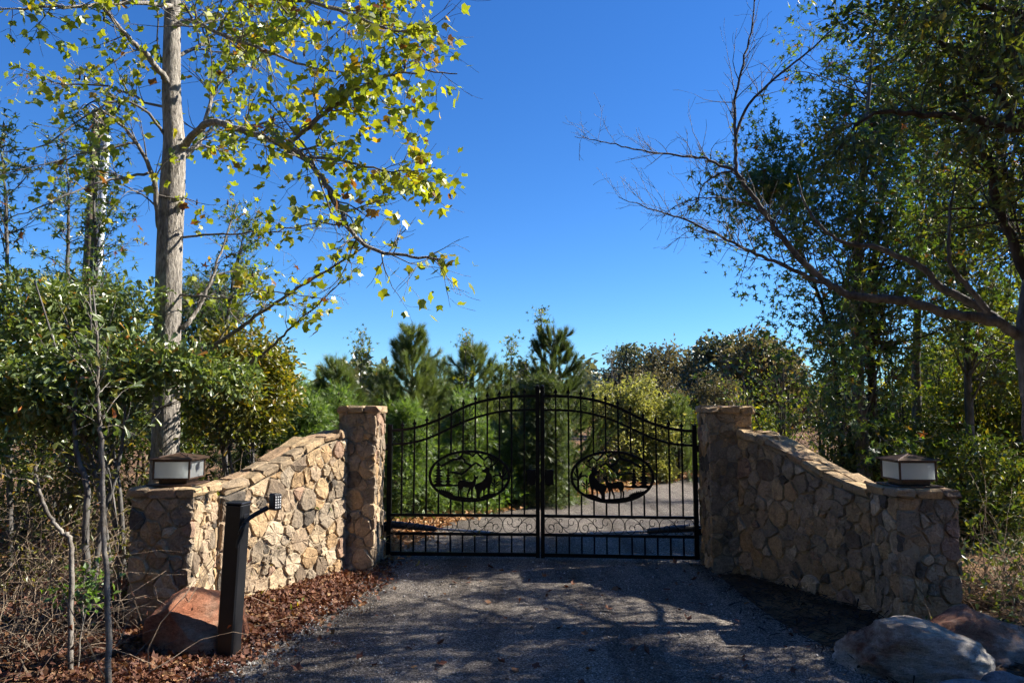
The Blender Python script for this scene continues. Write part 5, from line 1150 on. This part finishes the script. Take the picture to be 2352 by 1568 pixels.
def overhang():
    """branch of a dark oak that reaches in from the right, near the camera"""
    Y = 5.2; tr = Tree(721); tr.gap = True; base = np.array((5.6, 5.0, 0.0)); base[2] = float(gheight(base[None, :2])[0])
    root = thing('dark_oak', 'dark oak reaching in from the right edge with small drooping leaves', 'tree', base); A = lambda u, v, d=0.0: at(u, v, Y + d)
    P, R = tr.limb([base - (0, 0, 0.1), base + (0, 0.1, 1.5), base + (-0.1, 0.1, 3.0), base + (-0.15, 0, 4.5), base + (-0.3, 0, 6.2), base + (-0.3, 0, 7.6)], 0.17, 0.03, 12, 6, 0.01)
    j = int(len(P) * 0.5)
    limbs = [([P[j], A(2480, 330), A(2400, 300), A(2352, 293), A(2290, 290), A(2230, 272), A(2120, 262), A(2010, 262), A(1960, 295)], 0.06, 20, 0.6), ([A(2330, 292), A(2300, 220, 0.1), A(2240, 150, 0.2), A(2150, 90, 0.3), A(2060, 60, 0.4)], 0.03, 30, 0.65),
             ([P[j + 4], A(2560, 120), A(2420, 60, -0.2), A(2300, 20, -0.4), A(2180, -10, -0.5)], 0.05, 34, 0.75), ([P[j + 3], A(2520, 210, 0.4), A(2400, 160, 0.6), A(2280, 110, 0.7)], 0.04, 30, 0.75), ([P[j + 8], A(2600, -100), A(2400, -160), A(2200, -200), A(2050, -180)], 0.05, 26, 0.9), ([P[j + 6], A(2560, 0, -0.8), A(2400, -60, -1.2), A(2250, -80, -1.5)], 0.05, 22, 0.8)]
    for pts, r0, n, L in limbs:
        Pl, Rl = tr.limb(pts, r0, 0.008, 8, 5, 0.008); tr.sprout(Pl, Rl, n, L, 0.25, 1.0, -0.05, 1.0, 2, True, 0.6, 4, 0.002, 0.15, 0.075)
    for q in ((1.6, 1.0, 3.1), (0.9, 1.6, 3.6), (2.2, 0.4, 4.2), (0.2, 1.3, 4.4), (1.2, 2.0, 5.2), (2.4, 1.4, 5.4), (0.4, 0.9, 2.7), (1.3, 0.2, 2.6), (2.2, 1.6, 3.6), (-0.2, 1.4, 4.0), (1.0, 1.7, 5.0), (-0.7, 1.25, 3.4), (0.6, 0.4, 5.6), (3.0, 0.9, 4.6), (1.6, 1.1, 6.2)):  # limbs added out of view to shade the near drive
        e = base + np.array(q); Pl, Rl = tr.limb([base + (0, 0.1, max(1.6, q[2] - 0.9)), (base + (0, 0.1, q[2] - 0.5) + e) / 2, e], 0.04, 0.01, 7, 5, 0.01)
        tr.sprout(Pl, Rl, 28, 0.95, 0.2, 1.0, 0.05, 1.0, 2, True, 0.3, 4, 0.0025, 0.14, 0.085)
    tr.sprout(P[j:], R[j:], 40, 1.3, 0.1, 1.0, 0.1, 1.2, 2, True, 0.3, 4, 0.0025, 0.15, 0.12)
    tr.build(root, M_BARK_DARK, M_BARK_DARK, 0.02)
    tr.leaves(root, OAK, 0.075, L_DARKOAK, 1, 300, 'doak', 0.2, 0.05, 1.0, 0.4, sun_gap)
overhang()
under = [(1790, 1000, 11.5, 75, 110, L_UNDER, 'yellow green bush just right of the tall shaded pillar'), (1880, 960, 12.0, 85, 130, L_UNDER, 'bright understorey bush above the middle of the shaded wall'), (2060, 960, 11.4, 95, 130, L_UNDER, 'sunlit yellow bush behind the shaded lantern'),
         (2170, 930, 12.2, 95, 150, L_UNDER, 'tall sunlit bush right of the shaded lantern'), (2290, 960, 11.2, 95, 150, L_BUSHYEL, 'yellow green bush by the arching tree trunk'), (2380, 900, 11.0, 90, 160, L_DARKOAK, 'dark bush at the right edge behind the arching tree'),
         (1960, 1010, 10.4, 70, 80, L_DARKOAK, 'dark low bush at the foot of the sweetgum pair'), (2240, 1120, 9.4, 110, 120, L_DARKOAK, 'dark bush right of the short shaded pillar'), (2330, 800, 13.5, 110, 140, L_UNDER, 'distant bright bush at the right edge under the crown'), (2050, 780, 13.5, 110, 110, L_UNDER, 'sunlit foliage bush seen between the sweetgum trunks'), (1800, 850, 14.0, 80, 90, L_UNDER, 'olive bush behind the leaning dark sapling')]
for k, (u, v, Y, ru, rv, mat, lab) in enumerate(under):
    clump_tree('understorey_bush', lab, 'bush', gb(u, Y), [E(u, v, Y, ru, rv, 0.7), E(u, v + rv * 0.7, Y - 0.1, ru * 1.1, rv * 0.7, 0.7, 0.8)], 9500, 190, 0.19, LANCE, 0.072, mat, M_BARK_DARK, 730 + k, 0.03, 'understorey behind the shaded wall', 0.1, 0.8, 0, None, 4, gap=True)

# ------------------------------------------------------------------ litter, mulch, pebbles
def litter(name, label, n, area, T, size, mat, seed, flat=0.25, cond=None, zoff=0.01):
    rng = np.random.default_rng(seed); P = area(rng, n); 
    if cond is not None: P = P[cond(P, rng)]
    n = len(P); z = gheight(P); z = np.where(inside(P), 0.012, z); a = rng.normal(0, 1, (n, 3)); a[:, 2] *= flat; nz = rng.normal(0, flat, (n, 3)); nz[:, 2] += 1
    mb = MB(); g = rng.integers(0, len(T), n); S = size * rng.uniform(0.5, 1.4, n); Q = np.column_stack([P, z + zoff + rng.uniform(0, 0.03, n) * flat * 2])
    for k in range(len(T)):
        i = g == k
        if i.any(): mb.add(*scatter(T[k], Q[i], a[i], nz[i], S[i]))
    o = part(name, *mb.out(), mat); o['kind'] = 'stuff'; o['label'] = label; o['category'] = 'ground cover'
box_ = lambda x0, x1, y0, y1: (lambda rng, n: rng.uniform((x0, y0), (x1, y1), (n, 2)))
def off_drive(P, rng):
    d = np.where(inside(P), dist_edge(P), 0.0); return rng.random(len(P)) < np.exp(-d / 0.09)
litter('leaf_litter', 'red brown dead leaves heaped along the foot of the sunlit wall', 26000, box_(-2.9, -1.1, 4.3, 8.3), TULIP + OAK, 0.034, L_DEAD, 801, 0.5, off_drive)
litter('leaf_litter', 'dead leaves over the wood floor at left', 26000, box_(-9, -2.2, 3.0, 10), TULIP + OAK, 0.05, L_DEAD, 802, 0.45, lambda P, r: (P[:, 0] < -2.2) & off_drive(P, r))
litter('pine_straw_litter', 'orange pine straw along the drive edge beyond the gate', 18000, lambda rng, n: np.vstack([EL[100:]])[rng.integers(0, len(EL) - 100, n)] * 0 + (EL[72 + rng.integers(0, 76, n)] + np.column_stack([rng.normal(-0.25, 0.40, n), rng.normal(0.15, 0.40, n)])), OAK + LANCE, 0.085, L_STRAW, 803, 0.5, off_drive)
litter('mulch', 'dark mulch bed at the foot of the shaded wall', 7000, box_(1.9, 4.6, 3.6, 8.2), [T_oak(0.1, 0.2, 0.09), T_oak(0.2, 0.1, 0.05)], 0.09, leaf_mat('dark_mulch', [(0, (0.022, 0.017, 0.014)), (1, (0.06, 0.045, 0.035))], 0.1, 0.8, 0.2), 804, 0.35, off_drive)
litter('fallen_leaves', 'scattered dead leaves lying on the gravel drive', 170, box_(-2.2, 2.4, 3.8, 8.2), TULIP + OAK, 0.05, L_DEAD, 805, 0.3, lambda P, r: inside(P))
rng = np.random.default_rng(806); n = 9000; P = np.column_stack([rng.uniform(-2.4, 2.9, n), 3.4 + 6.5 * rng.random(n) ** 1.4]); P = P[inside(P)]
j_ = rng.integers(20, 80, 7000); P = np.vstack([P, EL[j_] + np.column_stack([np.abs(rng.normal(0, 0.16, 7000)) - 0.06, rng.normal(0, 0.15, 7000)])]); n = len(P)
oct_ = np.array([(1, 0, 0), (-1, 0, 0), (0, 1, 0), (0, -1, 0), (0, 0, 0.8), (0, 0, -0.8)], float); OF = np.array([(0, 2, 4), (2, 1, 4), (1, 3, 4), (3, 0, 4), (2, 0, 5), (1, 2, 5), (3, 1, 5), (0, 3, 5)])
a, nz = rnd_axes(rng, n, None, 0, 0, 1, 0.5); mb = MB(); mb.add(*scatter((oct_, [OF]), np.column_stack([P, 0.016 + 0 * P[:, 0]]), a, nz, rng.uniform(0.003, 0.008, n) * np.where(rng.random(n) < 0.04, 2.0, 1.0)))
M_PEB = leaf_mat('pebble', [(0, (0.10, 0.095, 0.09)), (0.5, (0.2, 0.19, 0.18)), (1, (0.5, 0.48, 0.46))], 0.0, 0.8, 0.3)
o = part('loose_gravel', *mb.out(), M_PEB); o['kind'] = 'stuff'; o['label'] = 'loose gravel chips on the drive'; o['category'] = 'gravel'
